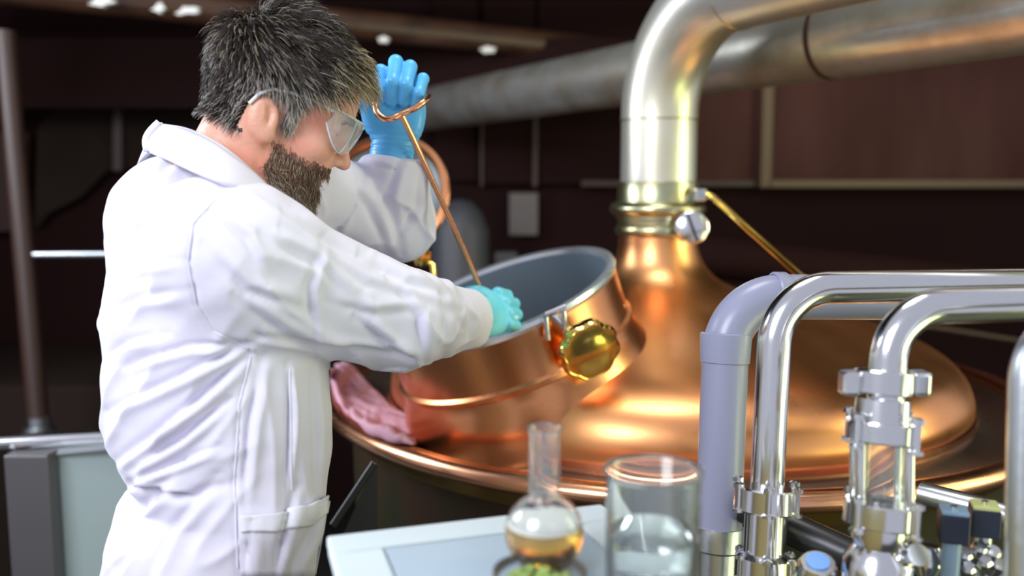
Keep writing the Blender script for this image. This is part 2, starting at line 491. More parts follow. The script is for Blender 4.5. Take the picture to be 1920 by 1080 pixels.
# clamp: octagonal brass hand knob on a swing bolt at the near right lip
an = to_an(1075, 600)
cl = MB()
kn_c = at(1104, 655, 1.60)
kn_ax = Vector(((.30), -.93, -.22)).normalized()
def octknob(mb, c, ax, R, th):
    ax = ax.normalized(); a = Vector((0, 0, 1)); u = (a - ax * a.dot(ax)).normalized(); v = ax.cross(u)
    N = 64
    rings = [(0.0, -th), (.80, -th), (.93, -th * .85), (1.0, -th * .3), (1.0, th * .45), (.90, th * .85), (.84, th * .80), (.5, th * .98), (0, th * 1.05)]
    vs_ = []
    for (rr_, h) in rings:
        for k in range(N):
            t = 2 * math.pi * k / N
            lob = 1 - .075 * (1 - abs(math.cos(4 * t))) ** .8 + .01 * abs(math.cos(4 * t)) ** 3
            if rr_ < .8: lob = 1
            vs_.append(c + ax * h + (u * math.cos(t) + v * math.sin(t)) * (R * rr_ * lob))
    fs_ = [(i * N + k, i * N + (k + 1) % N, (i + 1) * N + (k + 1) % N, (i + 1) * N + k) for i in range(len(rings) - 1) for k in range(N)]
    mb.add(vs_, fs_)
octknob(cl, kn_c, kn_ax, .059, .018)
knob = cl.build('clamp_knob', M['brass'], kettle)
b0 = kn_c - kn_ax * .012
b1 = at(1032, 588, 1.605)
MB().tube([b0, b1], .0085, 14).build('swing_bolt', M['steel'], kettle)
bk = MB()
for off in (-.016, .016):
    p = at(1040, 600, 1.60) + Vector((off * 1.0, 0, off * .35))
    bk.tube([p + Vector((0, -.006, .012)), p + Vector((.004, -.004, -.03))], .0055, 10)
bk.tube([at(1022, 590, 1.595), at(1060, 575, 1.60)], .0065, 10)
bk.build('clamp_bracket', M['steel'], kettle)
# second (hidden side) lug at the far right of the hatch
p = at(1162, 590, 1.80)
MB().tube([p + Vector((0, 0, .022)), p + Vector((.0, 0, -.022))], .014, 14).build('hinge_lug', M['copper_tube'], kettle)
# ---- hatch lid, open, standing behind the man's raised arm
LC = at(716, 384, 2.0)
Lx = (at(845, 345, 1.92) - LC)
LN = Vector((-.25, -.80, .42)).normalized()   # inside faces the camera
LR = .160
ll = lambda prof, n=80: MB().lathe(prof, LC, LN, n=n)
ll([(0, -.045), (.06, -.042), (.11, -.032), (.145, -.014), (LR, .0), (LR + .004, .012)]).build('hatch_lid', M['copper_rim'], kettle)
ll([(LR + .004, .012), (LR + .010, .018), (LR + .008, .026), (LR - .004, .028), (LR - .012, .018), (LR - .013, .004)]).build('lid_edge', M['copper_tube'], kettle)
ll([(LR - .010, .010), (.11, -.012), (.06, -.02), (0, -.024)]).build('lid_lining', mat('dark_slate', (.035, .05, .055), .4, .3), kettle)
# brass wing nut and hinge arm under the lid
g = MB()
gc = at(790, 482, 1.93)
octknob(g, gc, Vector((.2, -.5, .8)), .024, .010)
g.build('lid_knob', M['brass'], kettle)
MB().tube([at(745, 470, 1.97), at(775, 476, 1.95), at(812, 498, 1.92), at(818, 560, 1.90)], .008, 12).build('lid_hinge', M['brass'], kettle)
# diagonal strut left below the rim
st = MB().tube([at(702, 868, 1.52), at(624, 985, 1.50)], .007, 10).build('strut', M['dark_metal'], kettle)
v0, v1, v2 = at(706, 862, 1.53), at(706, 1010, 1.53), at(640, 1010, 1.51)
sp = MB(); off = Vector((0, .006, 0))
sp.add([v0, v1, v2, v0 + off, v1 + off, v2 + off], [(0, 1, 2), (5, 4, 3), (0, 3, 4, 1), (1, 4, 5, 2), (2, 5, 3, 0)])
sp.build('support_gusset', M['dark_metal'], kettle, smooth=False)

# ---- vapour duct rising from the neck
duct = empty('vapour_duct', (NX, KY, 1.585), 'wide tinned vapour pipe bending from the kettle neck to upper right', 'pipe')
DR = .0935
DDIR = Vector((.50, -.866, .0)).normalized()
P0 = Vector((NX, KY, 1.585)); P1 = Vector((NX, KY, 2.035)); P2 = P1 + DDIR * 1.5
path = arc_path([Vector((NX, KY, 1.762)), P1, P2], [.262], 24)
MB().tube(path[:26] , DR, 64, cap=False).build('elbow', M['duct'], duct)
MB().tube(path[25:], DR, 64, cap=False).build('horizontal_run', M['duct'], duct)
MB().tube([(NX, KY, 1.552), (NX, KY, 1.762)], DR - .001, 64, cap=False).build('riser', M['duct'], duct)
MB().lathe([(DR, -.002), (DR + .0025, -.001), (DR + .0025, .001), (DR, .002)], (NX, KY, 1.762), n=64).build('weld_seam', M['brass_dull'], duct)
wd = (path[26] - path[25]).normalized()
MB().lathe([(DR, -.002), (DR + .002, 0), (DR, .002)], path[25], wd, n=64).build('weld_seam', M['brass_dull'], duct)
MB().lathe([(.095, 1.612), (.099, 1.610), (.100, 1.560), (.104, 1.555)], (NX, KY, 0), n=64).build('lower_sleeve', M['brass_dull'], duct)
MB().lathe([(.099 + .019 * math.cos(a), 1.545 + .017 * math.sin(a)) for a in np.linspace(0, 2 * math.pi, 16, endpoint=False)], (NX, KY, 0), n=72, close=True).build('clamp_ring', M['brass_dull'], duct)
# slotted round nut and long lever
sc_c = at(1297, 427, 2.06); sc_ax = (Vector(CO) - sc_c).normalized() + Vector((.12, 0, .05)); sc_ax.normalize()
nut = MB().lathe([(0, .012), (.034, .012), (.039, .008), (.040, -.012), (.034, -.018), (0, -.018)], sc_c, sc_ax, n=40).build('slotted_nut', M['steel'], duct)
su = Vector((0, 0, 1)); su = (su - sc_ax * su.dot(sc_ax)).normalized(); sv = sc_ax.cross(su)
d_ = (su * .93 - sv * -.36).normalized(); d2 = sc_ax.cross(d_)
R = Matrix((d_, d2, sc_ax)).transposed()
MB().box(sc_c + sc_ax * .0122, (.066, .007, .002), R).build('slot', M['dark_metal'], nut, smooth=False)
MB().tube([sc_c - sc_ax * .015, sc_c - sc_ax * .06 + Vector((-.01, 0, .005))], .014, 12).build('nut_shank', M['brass_dull'], duct)
MB().tube(arc_path([at(1300, 356, 2.1), at(1333, 366, 2.1), at(1505, 520, 1.75)], .03, 6), .008, 12).build('lever', M['brass'], duct)
MB().box(at(1312, 365, 2.1), (.028, .025, .03)).build('lever_bracket', M['steel_dull'], duct, smooth=False, bevel=.004)

# ---- second duct behind
K = (1170 + 57) * 2.77
def dpt(x, frac=.0):
    d = K / (x + 57.0)
    yc = 355 - (x + 57) * .1745
    return at(x, yc, d)
d2o = empty('exhaust_duct', dpt(1500), 'long weathered grey duct running behind the vapour pipe to the left', 'duct')
MB().tube([dpt(795), dpt(900), dpt(1330), dpt(1560)], .094, 48, cap=False).build('duct_run', M['duct2'], d2o)
MB().tube([dpt(1560), dpt(2300)], .094, 48, cap=False).build('duct_run', M['duct2'], d2o)
dd_ = (dpt(1560) - dpt(1330)).normalized()
MB().lathe([(.094, -.008), (.0955, -.006), (.0955, .006), (.094, .008)], dpt(1560), dd_, n=48).build('joint_band', M['rust'], d2o)

# ================================================================== PINK CLOTH on the flange
def bvh_of(objs):
    vs_, fs_ = [], []
    for o in objs:
        n = len(vs_)
        me = o.data
        off = wloc(o)
        vs_ += [off + v.co for v in me.vertices]
        fs_ += [tuple(i + n for i in p.vertices) for p in me.polygons]
    return BVHTree.FromPolygons(vs_, fs_)
kb = bvh_of([o for o in kettle.children if o.name.split('.')[0] in ('dome', 'flange', 'rolled_rim')])
# outline of the cloth along a spine, draped on the copper
spine = [(640, 700, 22), (652, 722, 30), (668, 748, 34), (690, 772, 38), (715, 792, 36), (745, 808, 32), (772, 820, 24), (792, 828, 10)]
nu, nv = 46, 18
gv = []
for i in range(nu):
    t = i / (nu - 1) * (len(spine) - 1); a = min(int(t), len(spine) - 2); f_ = t - a
    x = spine[a][0] * (1 - f_) + spine[a + 1][0] * f_; y = spine[a][1] * (1 - f_) + spine[a + 1][1] * f_; hw = spine[a][2] * (1 - f_) + spine[a + 1][2] * f_
    dx, dy = spine[a + 1][0] - spine[a][0], spine[a + 1][1] - spine[a][1]; L = math.hypot(dx, dy)
    for j in range(nv):
        v = j / (nv - 1) * 2 - 1
        wob = 1 + .22 * noise.noise(Vector((i * .17, v * .8, 3)))
        qx = x - dy / L * v * hw * wob; qy = y + dx / L * v * hw * wob * .8
        r_ = Vector(ray(qx, qy)).normalized()
        h = kb.ray_cast(Vector(CO), r_)
        loc = h[0] if h[0] else Vector(CO) + r_ * 1.7
        ridge = abs(math.sin(v * 5.5 + .35 * i + 2.0 * noise.noise(Vector((i * .12, v, 0))))) * .016 + .012 * abs(noise.noise(Vector((i * .3, v * 3, 9))))
        edge = (1 - v * v) ** .4
        gv.append(loc + Vector((-.05, -.35, .85)).normalized() * (.004 + (ridge + .012) * edge))
gf = [(i * nv + j, i * nv + j + 1, (i + 1) * nv + j + 1, (i + 1) * nv + j) for i in range(nu - 1) for j in range(nv - 1)]
clo = MB().add(gv, gf).build('cleaning_cloth', M['pink'], subd=1, auto=0)
md = clo.modifiers.new('solid', 'SOLIDIFY'); md.thickness = .003
tag(clo, 'crumpled pink cloth lying on the copper rim beside the white coat', 'cloth')

# ================================================================== PIPES AT THE RIGHT
def bolt_ring(par, c, ax, R, n, r=.005, L=.02, m=None, phase=0.3):
    ax = Vector(ax).normalized(); a = Vector((1, 0, 0)) if abs(ax.x) < .9 else Vector((0, 1, 0))
    u = (a - ax * a.dot(ax)).normalized(); v = ax.cross(u)
    for k in range(n):
        t = 2 * math.pi * k / n + phase
        p = Vector(c) + (u * math.cos(t) + v * math.sin(t)) * R
        b = MB().lathe([(0, L / 2 + .003), (r * .6, L / 2 + .003), (r * 1.25, L / 2 + .001), (r * 1.25, L / 2 - .004), (r * .7, L / 2 - .005), (r * .7, -L / 2 + .005), (r * 1.25, -L / 2 + .004), (r * 1.25, -L / 2), (0, -L / 2 - .002)], p, ax, n=10)
        b.build('bolt', m or M['steel'], par, auto=30)

# grey plastic pipe
dp = 1.22
pv = empty('plastic_pipe', at(1345, 1080, dp), 'lavender grey plastic pipe with elbow, leftmost of the upright pipes', 'pipe')
a_, b_, c_ = at(1346, 1010, dp), at(1364, 556, dp), at(4400, 578, dp + .40)
pr = 43 / FPX * dp
pth = arc_path([a_, b_, c_], [.080], 18)
MB().tube(pth, pr, 40).build('pipe_run', M['pvc'], pv)
up = (b_ - a_).normalized()
pc_ = a_ + up * ((at(1360, 640, dp) - a_).length)
MB().lathe([(pr, -.030), (pr + .002, -.029), (pr + .0035, .004), (pr + .0035, .010), (pr + .001, .012), (pr, .012)], pc_, up, n=40).build('socket', M['pvc'], pv)
hd = (pth[-1] - pth[-2]).normalized()
MB().lathe([(pr, -.012), (pr + .0035, -.010), (pr + .0035, .004), (pr, .010)], pth[-2], hd, n=40).build('socket', M['pvc'], pv)
MB().lathe([(pr * .9, .03), (pr * 1.08, .03), (pr * 1.12, .018), (pr * 1.12, .0), (pr * .95, -.004), (pr * .95, -.35)], a_ - up * .012, up, n=32).build('coupling', M['steel_dull'], pv)

# steel pipe with elbow
dp = 1.10
sp2 = empty('steel_pipe', at(1440, 1080, dp), 'shiny steel pipe bending right, between the plastic pipe and the sight glass', 'pipe')
a_, b_, c_ = at(1438, 920, dp), at(1457, 541, dp), at(4400, 487, dp + .26)
pr2 = 31 / FPX * dp
MB().tube(arc_path([a_, b_, c_], [.075], 20), pr2, 40).build('pipe_run', M['steel'], sp2)
up = (b_ - a_).normalized()
fl = lambda R0, R1, h0, h1: [(R0, h0), (R1 - .002, h0), (R1, h0 + .002), (R1, h1 - .002), (R1 - .002, h1), (R0, h1)]
MB().lathe(fl(pr2 * .8, .040, -.016, .014), at(1437, 932, dp), up, n=48).build('flange', M['steel'], sp2)
bolt_ring(sp2, at(1437, 932, dp), up, .040, 6, .0055, .034)
MB().lathe([(pr2 * 1.25, .01), (pr2 * 1.25, -.06), (pr2 * 1.7, -.065), (pr2 * 1.7, -.095), (pr2, -.10), (pr2, -.5)], at(1437, 945, dp), up, n=40).build('lower_socket', M['steel'], sp2)
bolt_ring(sp2, at(1435, 1062, dp), up, .036, 6, .005, .03)

# steel pipe with sight glass
dp = .95
sp3 = empty('sight_glass_pipe', at(1650, 1080, dp), 'steel pipe with bolted cylindrical sight glass, right of the plain steel pipe', 'pipe')
a_, b_, c_ = at(1657, 800, dp), at(1672, 578, dp), at(4700, 466, dp + .12)
pr3 = 34 / FPX * dp
MB().tube(arc_path([a_, b_, c_], [.062], 20), pr3, 40).build('pipe_run', M['steel'], sp3)
up = (b_ - a_).normalized()
cc = at(1655, 716, dp)
MB().lathe(fl(pr3 * .9, .031, -.013, .013), cc, up, n=40).build('clamp_collar', M['steel'], sp3)
for sx in (-1, 1):
    MB().box(cc + Vector((sx * .0375, -.004, 0)), (.019, .022, .026)).build('clamp_ear', M['steel'], sp3, smooth=False, bevel=.004)
MB().lathe([(pr3 * .8, .01), (.028, .01), (.030, -.02), (.024, -.024)], at(1654, 765, dp), up, n=40).build('reducer', M['steel'], sp3)
for nm, yy, hh in (('upper_flange', 808, .011), ('lower_flange', 962, .013)):
    MB().lathe(fl(.012, .039, -hh, hh), at(1653, yy, dp), up, n=48).build(nm, M['steel'], sp3)
for yy in (808, 962):
    bolt_ring(sp3, at(1653, yy, dp), up, .041, 4, .0062, .036, phase=.55)
t0, t1 = at(1653, 800, dp), at(1651, 960, dp)
MB().lathe([(.0245, 0), (.0245, (t0 - t1).length), (.0215, (t0 - t1).length), (.0215, 0)], t1, up, n=40, close=True).build('glass_cylinder', M['glass'], sp3)
for k in range(4):
    t = 2 * math.pi * k / 4 + .55
    o_ = Vector((math.cos(t), math.sin(t), 0)) * .034
    MB().tube([t0 + o_, t1 + o_], .0052, 12).build('tie_rod', M['steel'], sp3)
MB().lathe([(.030, 0), (.030, -.02), (.025, -.03), (.036, -.045), (.036, -.075), (.025, -.08), (.025, -.3)], at(1651, 972, dp), up, n=40).build('valve_body', M['steel'], sp3)
MB().tube([at(1700, 1045, dp - .01), at(1722, 1040, dp - .03)], .012, 14).build('valve_stem', M['steel'], sp3)

# pipe at the right edge
ed = MB().tube(arc_path([at(1912, 1180, .85), at(1925, 590, .85), at(4900, 500, .95)], [.07], 12), 30 / FPX * .85, 32).build('edge_pipe', M['steel_dull'])
tag(ed, 'dull steel pipe cut off by the right edge of the picture', 'pipe')
# thick dark pipe sloping between the uprights
tag(MB().tube([at(1395, 950, 1.19), at(1470, 985, 1.16), at(1600, 1045, 1.10)], .022, 24).build('dark_pipe', M['dark_metal']), 'thick dark pipe sloping down between the plain steel pipe and the sight glass', 'pipe')
tag(MB().tube([at(1725, 925, 1.25), at(1960, 985, 1.15)], .017, 24).build('slanting_pipe', M['steel_dull']), 'grey slanting pipe below the right end of the kettle rim', 'pipe')
cp = empty('capped_valve', at(1545, 1075, .95), 'steel cap with bright blue round mark between the lower flanges', 'valve')
MB().lathe([(0, .006), (.018, .006), (.022, 0), (.022, -.03), (.03, -.035), (.03, -.15), (0, -.15)], at(1533, 1062, .98), (-.1, -.35, .93), n=32).build('cap', M['steel'], cp)
MB().lathe([(0, .008), (.013, .0075), (.013, .004)], at(1533, 1060, .98), (-.1, -.35, .93), n=28).build('blue_mark', M['cyan'], cp)
# solenoid connectors
def connector(px, py, d, top, stem, label):
    e = empty('valve_connector', at(px, py + 60, d), label, 'connector')
    c = at(px, py, d)
    Rz = Matrix.Rotation(math.radians(-18), 3, 'Z')
    MB().box(c, (.030, .030, .032), Rz).build('housing', M['black'], e, smooth=False, bevel=.002)
    MB().box(c + Vector((0, 0, .018)), (.028, .028, .005), Rz).build('cover', top, e, smooth=False, bevel=.0015)
    MB().tube([c + Vector((0, 0, -.012)), c + Vector((-.001, 0, -.09))], .010, 16).build('stem', stem, e)
    MB().lathe([(0, .002), (.004, .002), (.004, 0)], c + Vector((0, 0, .021)), n=12).build('screw', M['steel'], e)
    return e
connector(1787, 986, .98, M['blue'], M['blue'], 'navy square valve connector on a blue stem, left one of the pair')
connector(1845, 976, 1.0, M['yellow'], M['steel_dull'], 'navy square valve connector with yellow-green top, right one of the pair')
vb = empty('valve_block', at(1840, 1090, 1.0), 'cluttered steel valve block below the two navy connectors', 'valve')
mbv = MB().box(at(1835, 1060, 1.02), (.075, .04, .035), Matrix.Rotation(.2, 3, 'Y'))
mbv.build('manifold', M['steel_dull'], vb, smooth=False, bevel=.004)
for k, (x, y) in enumerate(((1808, 1042), (1835, 1030), (1860, 1038), (1872, 1062), (1815, 1068), (1846, 1056))):
    MB().lathe([(0, .008), (.006, .008), (.0085, .004), (.0085, -.006), (.006, -.012), (.006, -.03)], at(x, y, .99), (.2 * math.sin(k), -.5, .8), n=8).build('fitting', M['steel'], vb, auto=30)
tag(MB().lathe([(0, .02), (.012, .018), (.019, .006), (.019, -.006), (.012, -.018), (.012, -.1), (0, -.1)], at(1738, 1050, 1.02), n=28).build('pressure_fitting', M['steel']), 'small rounded steel fitting between the sight glass and the navy connectors', 'fitting')

# ================================================================== BENCH / TRAY WITH GLASSWARE
TZ = at(1020, 1064, .80).z
BL = atz(612, 1004, TZ); BR_ = atz(1128, 944, TZ)
e = (BR_ - BL); Lx_ = e.length; e.normalize(); nrm = Vector((e.y, -e.x, 0))
DEP = .62
Rt = Matrix((e, -nrm, Vector((0, 0, 1)))).transposed()
bench = empty('work_trolley', (BL + e * Lx_ / 2 + nrm * DEP / 2) * 1.0 - Vector((0, 0, TZ)), 'white enamel topped work trolley in the foreground holding the glassware', 'trolley')
tc = BL + e * Lx_ / 2 + nrm * DEP / 2
BORD = .045
def tb(u0, u1, v0, v1, z0, z1):
    return BL + e * (u0 + u1) / 2 + nrm * (v0 + v1) / 2 + Vector((0, 0, (z0 + z1) / 2 - 0)), (u1 - u0, v1 - v0, z1 - z0)
mbt = MB()
for (u0, u1, v0, v1) in ((0, Lx_, 0, BORD), (0, Lx_, DEP - BORD, DEP), (0, BORD * 1.1, BORD, DEP - BORD), (Lx_ - BORD, Lx_, BORD, DEP - BORD)):
    c, sz = tb(u0, u1, v0, v1, -.012, .0)
    mbt.box(c, sz, Rt)
mbt.build('top_frame', M['tray'], bench, smooth=False, bevel=.003)
c, sz = tb(BORD * 1.1 + .0015, Lx_ - BORD - .0015, BORD + .0015, DEP - BORD - .0015, -.014, -.001)
MB().box(c, sz, Rt).build('inset_panel', M['tray2'], bench, smooth=False, bevel=.001)
c, sz = tb(.006, Lx_ - .006, .006, DEP - .006, -.60, -.013)
MB().box(c, sz, Rt).build('cabinet', M['tray_side'], bench, smooth=False, bevel=.003)
for u in (.03, Lx_ - .03):
    for v in (.03, DEP - .03):
        p = BL + e * u + nrm * v
        MB().tube([(p.x, p.y, TZ - .61), (p.x, p.y, .0)], .014, 12).build('leg', M['steel_dull'], bench)

# round flask
fo = at(1020, 1064, .80)
fl_ = empty('round_flask', (fo.x, fo.y, TZ), 'round-bodied glass flask half full of amber beer on the trolley', 'flask')
FRD = .0358
fb = TZ + .0015
prof = []
for an_ in np.linspace(-62, 66, 26):
    a = math.radians(an_); prof.append((FRD * math.cos(a), .0335 + FRD * math.sin(a)))
prof = [(0, .0015)] + prof + [(.0142, .071), (.0140, .09), (.0140, .124), (.0158, .129), (.0160, .131)]
inner = [(max(r - .0016, 0), h + (.0012 if i < 3 else 0)) for i, (r, h) in enumerate(prof)]
MB().lathe(prof + inner[::-1], (fo.x, fo.y, TZ), n=64).build('flask_glass', M['glass'], fl_, auto=0)
liq = [(0, .0032)] + [(FRD * math.cos(math.radians(a)) - .0015, .0335 + FRD * math.sin(math.radians(a))) for a in np.linspace(-60, 13, 16)]
liq += [(0, liq[-1][1])]
beer = MB().lathe(liq, (fo.x, fo.y, TZ), n=64).build('beer', M['beer'], fl_)
lf = liq[-1][1]
MB().lathe([(0, lf + .0002), (FRD - .0019, lf + .0002), (FRD - .0028, lf + .0040), (0, lf + .0043)], (fo.x, fo.y, TZ), n=64).build('foam', M['foam'], fl_)
# printed marks on the flask shoulder (blurred and unreadable in the photo)
ik = MB()
for (dx, dy, w_, h_) in ((-30, 952, 7, 1.6), (-22, 950, 5, 4), (-12, 952, 4, 1.6), (-2, 938, 1.6, 8), (4, 934, 5, 1.6), (6, 941, 1.6, 6), (14, 944, 5, 1.6), (16, 936, 1.6, 7), (23, 940, 1.6, 7), (27, 944, 4, 1.6), (4, 949, 6, 1.4)):
    qs = []
    for sx, sy in ((-1, -1), (1, -1), (1, 1), (-1, 1)):
        r_ = Vector(ray(1020 + dx + sx * w_ / 1.0, dy + sy * h_ / 1.0)).normalized()
        cS = Vector((fo.x, fo.y, TZ + .0335)); oc = Vector(CO) - cS
        b = oc.dot(r_); disc = b * b - (oc.length_squared - (FRD + .0003) ** 2)
        t_ = -b - math.sqrt(max(disc, 0)); qs.append(Vector(CO) + r_ * t_)
    ik.add(qs, [(0, 1, 2, 3)])
ik.build('printed_marks', M['ink'], fl_, smooth=False)

# beaker
bo = atz(1221, 1096, TZ)
bk_ = empty('glass_beaker', (bo.x, bo.y, TZ), 'tall clear glass beaker at the front right of the trolley', 'beaker')
BRD = .0405; BH = .103
MB().lathe([(0, .001), (BRD - .004, .001), (BRD, .005), (BRD, BH - .004), (BRD + .0025, BH), (BRD + .001, BH + .0015), (BRD - .0010, BH - .001), (BRD - .0013, .006), (BRD - .005, .0032), (0, .0032)], (bo.x, bo.y, TZ), n=64).build('beaker_glass', M['glass'], bk_, auto=0)
MB().lathe([(0, .0034), (BRD - .005, .0034), (BRD - .002, .007), (BRD - .002, .045), (0, .045)], (bo.x, bo.y, TZ), n=64).build('water', M['water'], bk_)

# dish of hops in front of the flask
do = atz(1012, 1112, TZ)
dh = empty('glass_dish', (do.x, do.y, TZ), 'shallow glass dish of green hops in front of the flask', 'dish')
DR_ = .040
MB().lathe([(0, .001), (DR_ * .9, .001), (DR_, .004), (DR_, .020), (DR_ - .0015, .020), (DR_ - .0017, .0045), (DR_ * .88, .0026), (0, .0026)], (do.x, do.y, TZ), n=56).build('dish_glass', M['glass'], dh, auto=0)
hp = MB()
for k in range(70):
    r_ = DR_ * .72 * math.sqrt(random.random()); t = random.random() * 6.283
    c = Vector((do.x + r_ * math.cos(t), do.y + r_ * math.sin(t), TZ + .006 + .014 * random.random() * (1 - r_ / DR_)))
    hp.lathe([(0, .005), (.003, .0035), (.0045, 0), (.003, -.0035), (0, -.005)], c, (random.uniform(-1, 1), random.uniform(-1, 1), random.uniform(-.4, 1)), n=6)
o = hp.build('hop_pellets', M['green'], dh); tag(o, kind='stuff')

# ================================================================== THE MAN
# ---- small signed-distance toolkit + surface nets
def smin(a, b, k):
    h = np.maximum(k - np.abs(a - b), 0) / k
    return np.minimum(a, b) - h * h * k * .25
def smax(a, b, k): return -smin(-a, -b, k)
def ell(P, c, r):
    q = [(P[i] - c[i]) for i in range(3)]
    k0 = np.sqrt(sum((q[i] / r[i]) ** 2 for i in range(3)))
    k1 = np.sqrt(sum((q[i] / (r[i] * r[i])) ** 2 for i in range(3))) + 1e-9
    return k0 * (k0 - 1) / k1
def cap(P, a, b, ra, rb, flat=None):
    a = np.array(a, np.float32); b = np.array(b, np.float32)
    ab = b - a; L2 = float(ab @ ab)
    h = np.clip(((P[0] - a[0]) * ab[0] + (P[1] - a[1]) * ab[1] + (P[2] - a[2]) * ab[2]) / L2, 0, 1)
    d = np.sqrt((P[0] - a[0] - ab[0] * h) ** 2 + (P[1] - a[1] - ab[1] * h) ** 2 + (P[2] - a[2] - ab[2] * h) ** 2)
    return d - (ra + (rb - ra) * h)
def grid(lo, hi, h):
    ax = [np.arange(lo[i], hi[i] + h, h, dtype=np.float32) for i in range(3)]
    return ax, (ax[0][:, None, None], ax[1][None, :, None], ax[2][None, None, :])
def nets(F, ax):
    nx, ny, nz = F.shape
    S = F < 0
    c = [S[dx:nx - 1 + dx, dy:ny - 1 + dy, dz:nz - 1 + dz] for dx in (0, 1) for dy in (0, 1) for dz in (0, 1)]
    cnt = sum(x.astype(np.int8) for x in c)
    cell = (cnt > 0) & (cnt < 8)
    idx = -np.ones(cell.shape, np.int64)
    ii = np.argwhere(cell)
    idx[cell] = np.arange(len(ii))
    acc = np.zeros((len(ii), 3)); num = np.zeros(len(ii))
    cs = [(dx, dy, dz) for dx in (0, 1) for dy in (0, 1) for dz in (0, 1)]
    val = [F[ii[:, 0] + a, ii[:, 1] + b, ii[:, 2] + d] for a, b, d in cs]
    for i in range(8):
        for j in range(i + 1, 8):
            df = [cs[j][k] - cs[i][k] for k in range(3)]
            if sum(map(abs, df)) != 1: continue
            m = (val[i] < 0) != (val[j] < 0)
            t = np.where(m, val[i] / (val[i] - val[j] + 1e-12), 0)
            p = np.array(cs[i])[None] + t[:, None] * np.array(df)[None]
            acc += p * m[:, None]; num += m
    h = ax[0][1] - ax[0][0]
    V = (ii + acc / num[:, None]) * h + np.array([ax[0][0], ax[1][0], ax[2][0]])
    faces = []
    for axis in range(3):
        sl0 = [slice(None)] * 3; sl1 = [slice(None)] * 3
        sl0[axis] = slice(0, -1); sl1[axis] = slice(1, None)
        ch = S[tuple(sl0)] != S[tuple(sl1)]
        e = np.argwhere(ch)
        o = [k for k in range(3) if k != axis]
        e = e[(e[:, o[0]] > 0) & (e[:, o[1]] > 0) & (e[:, o[0]] < F.shape[o[0]] - 1) & (e[:, o[1]] < F.shape[o[1]] - 1)]
        q = []
        for (u, v) in ((0, 0), (1, 0), (1, 1), (0, 1)):
            g = e.copy(); g[:, o[0]] -= u; g[:, o[1]] -= v
            q.append(idx[g[:, 0], g[:, 1], g[:, 2]])
        q = np.stack(q, 1)
        neg = S[e[:, 0], e[:, 1], e[:, 2]]
        if axis == 1: neg = ~neg
        q[~neg] = q[~neg][:, ::-1]
        # orientation: outward
        faces.append(q[:, ::-1] if True else q)
    Fc = np.concatenate(faces)
    Fc = Fc[(Fc >= 0).all(1)]
    return V, Fc
def vnormals(V, Fc):
    a = V[Fc[:, 2]] - V[Fc[:, 0]]; b = V[Fc[:, 3]] - V[Fc[:, 1]]
    n = np.cross(a, b); N = np.zeros_like(V)
    for k in range(4): np.add.at(N, Fc[:, k], n)
    return N / (np.linalg.norm(N, axis=1)[:, None] + 1e-12)
def smoothmesh(V, Fc, it=2, lam=.5):
    for _ in range(it):
        A = np.zeros_like(V); C_ = np.zeros(len(V))
        for k in range(4):
            np.add.at(A, Fc[:, k], V[Fc[:, (k + 1) % 4]]); np.add.at(C_, Fc[:, k], 1)
            np.add.at(A, Fc[:, k], V[Fc[:, (k - 1) % 4]]); np.add.at(C_, Fc[:, k], 1)
        V = V * (1 - lam) + A / C_[:, None] * lam
    return V
def mesh_np(name, V, Fc, mats, parent=None, mi=None):
    me = bpy.data.meshes.new(name)
    me.from_pydata(V.tolist(), [], Fc.tolist())
    me.polygons.foreach_set('use_smooth', [True] * len(me.polygons))
    if not isinstance(mats, (list, tuple)): mats = [mats]
    for m in mats: me.materials.append(m)
    if mi is not None: me.polygons.foreach_set('material_index', mi)
    me.update()
    o = bpy.data.objects.new(name, me); COL.objects.link(o)
    if parent is not None: setpar(o, parent)
    return o
def outward(V, Fc):
    c = V[Fc].mean(1); a = V[Fc[:, 2]] - V[Fc[:, 0]]; b = V[Fc[:, 3]] - V[Fc[:, 1]]
    vol = (np.cross(a, b) * c).sum()
    return Fc if vol > 0 else Fc[:, ::-1]

# ---- head frame
EAR = np.array(at(503, 219, 1.10))
rv = EAR - CO; rv /= np.linalg.norm(rv)
rt = np.cross(rv, [0, 0, 1.0]); rt /= np.linalg.norm(rt)
iu = np.cross(rt, rv)
tl = math.radians(28)
HF = rt * math.cos(tl) - iu * math.sin(tl)
HU = rt * math.sin(tl) + iu * math.cos(tl)
HS = -rv
yw = math.radians(4)    # turned very slightly to the camera
HF, HS = HF * math.cos(yw) + HS * math.sin(yw), HS * math.cos(yw) - HF * math.sin(yw)
HSC = .915
HO = EAR - HS * .076
HM = np.stack([HF, HS, HU])           # rows
def h2w(a, s, b): return HO + (HF * a + HS * s + HU * b) * HSC
def w2h(V): return ((V - HO) @ HM.T) / HSC

SR = np.array(at(432, 452, 1.03))      # near (right) shoulder joint
NB = np.array(at(398, 345, 1.16))      # base of neck
SL = NB + (NB - SR) * .55 + np.array([.10, .06, -.03])
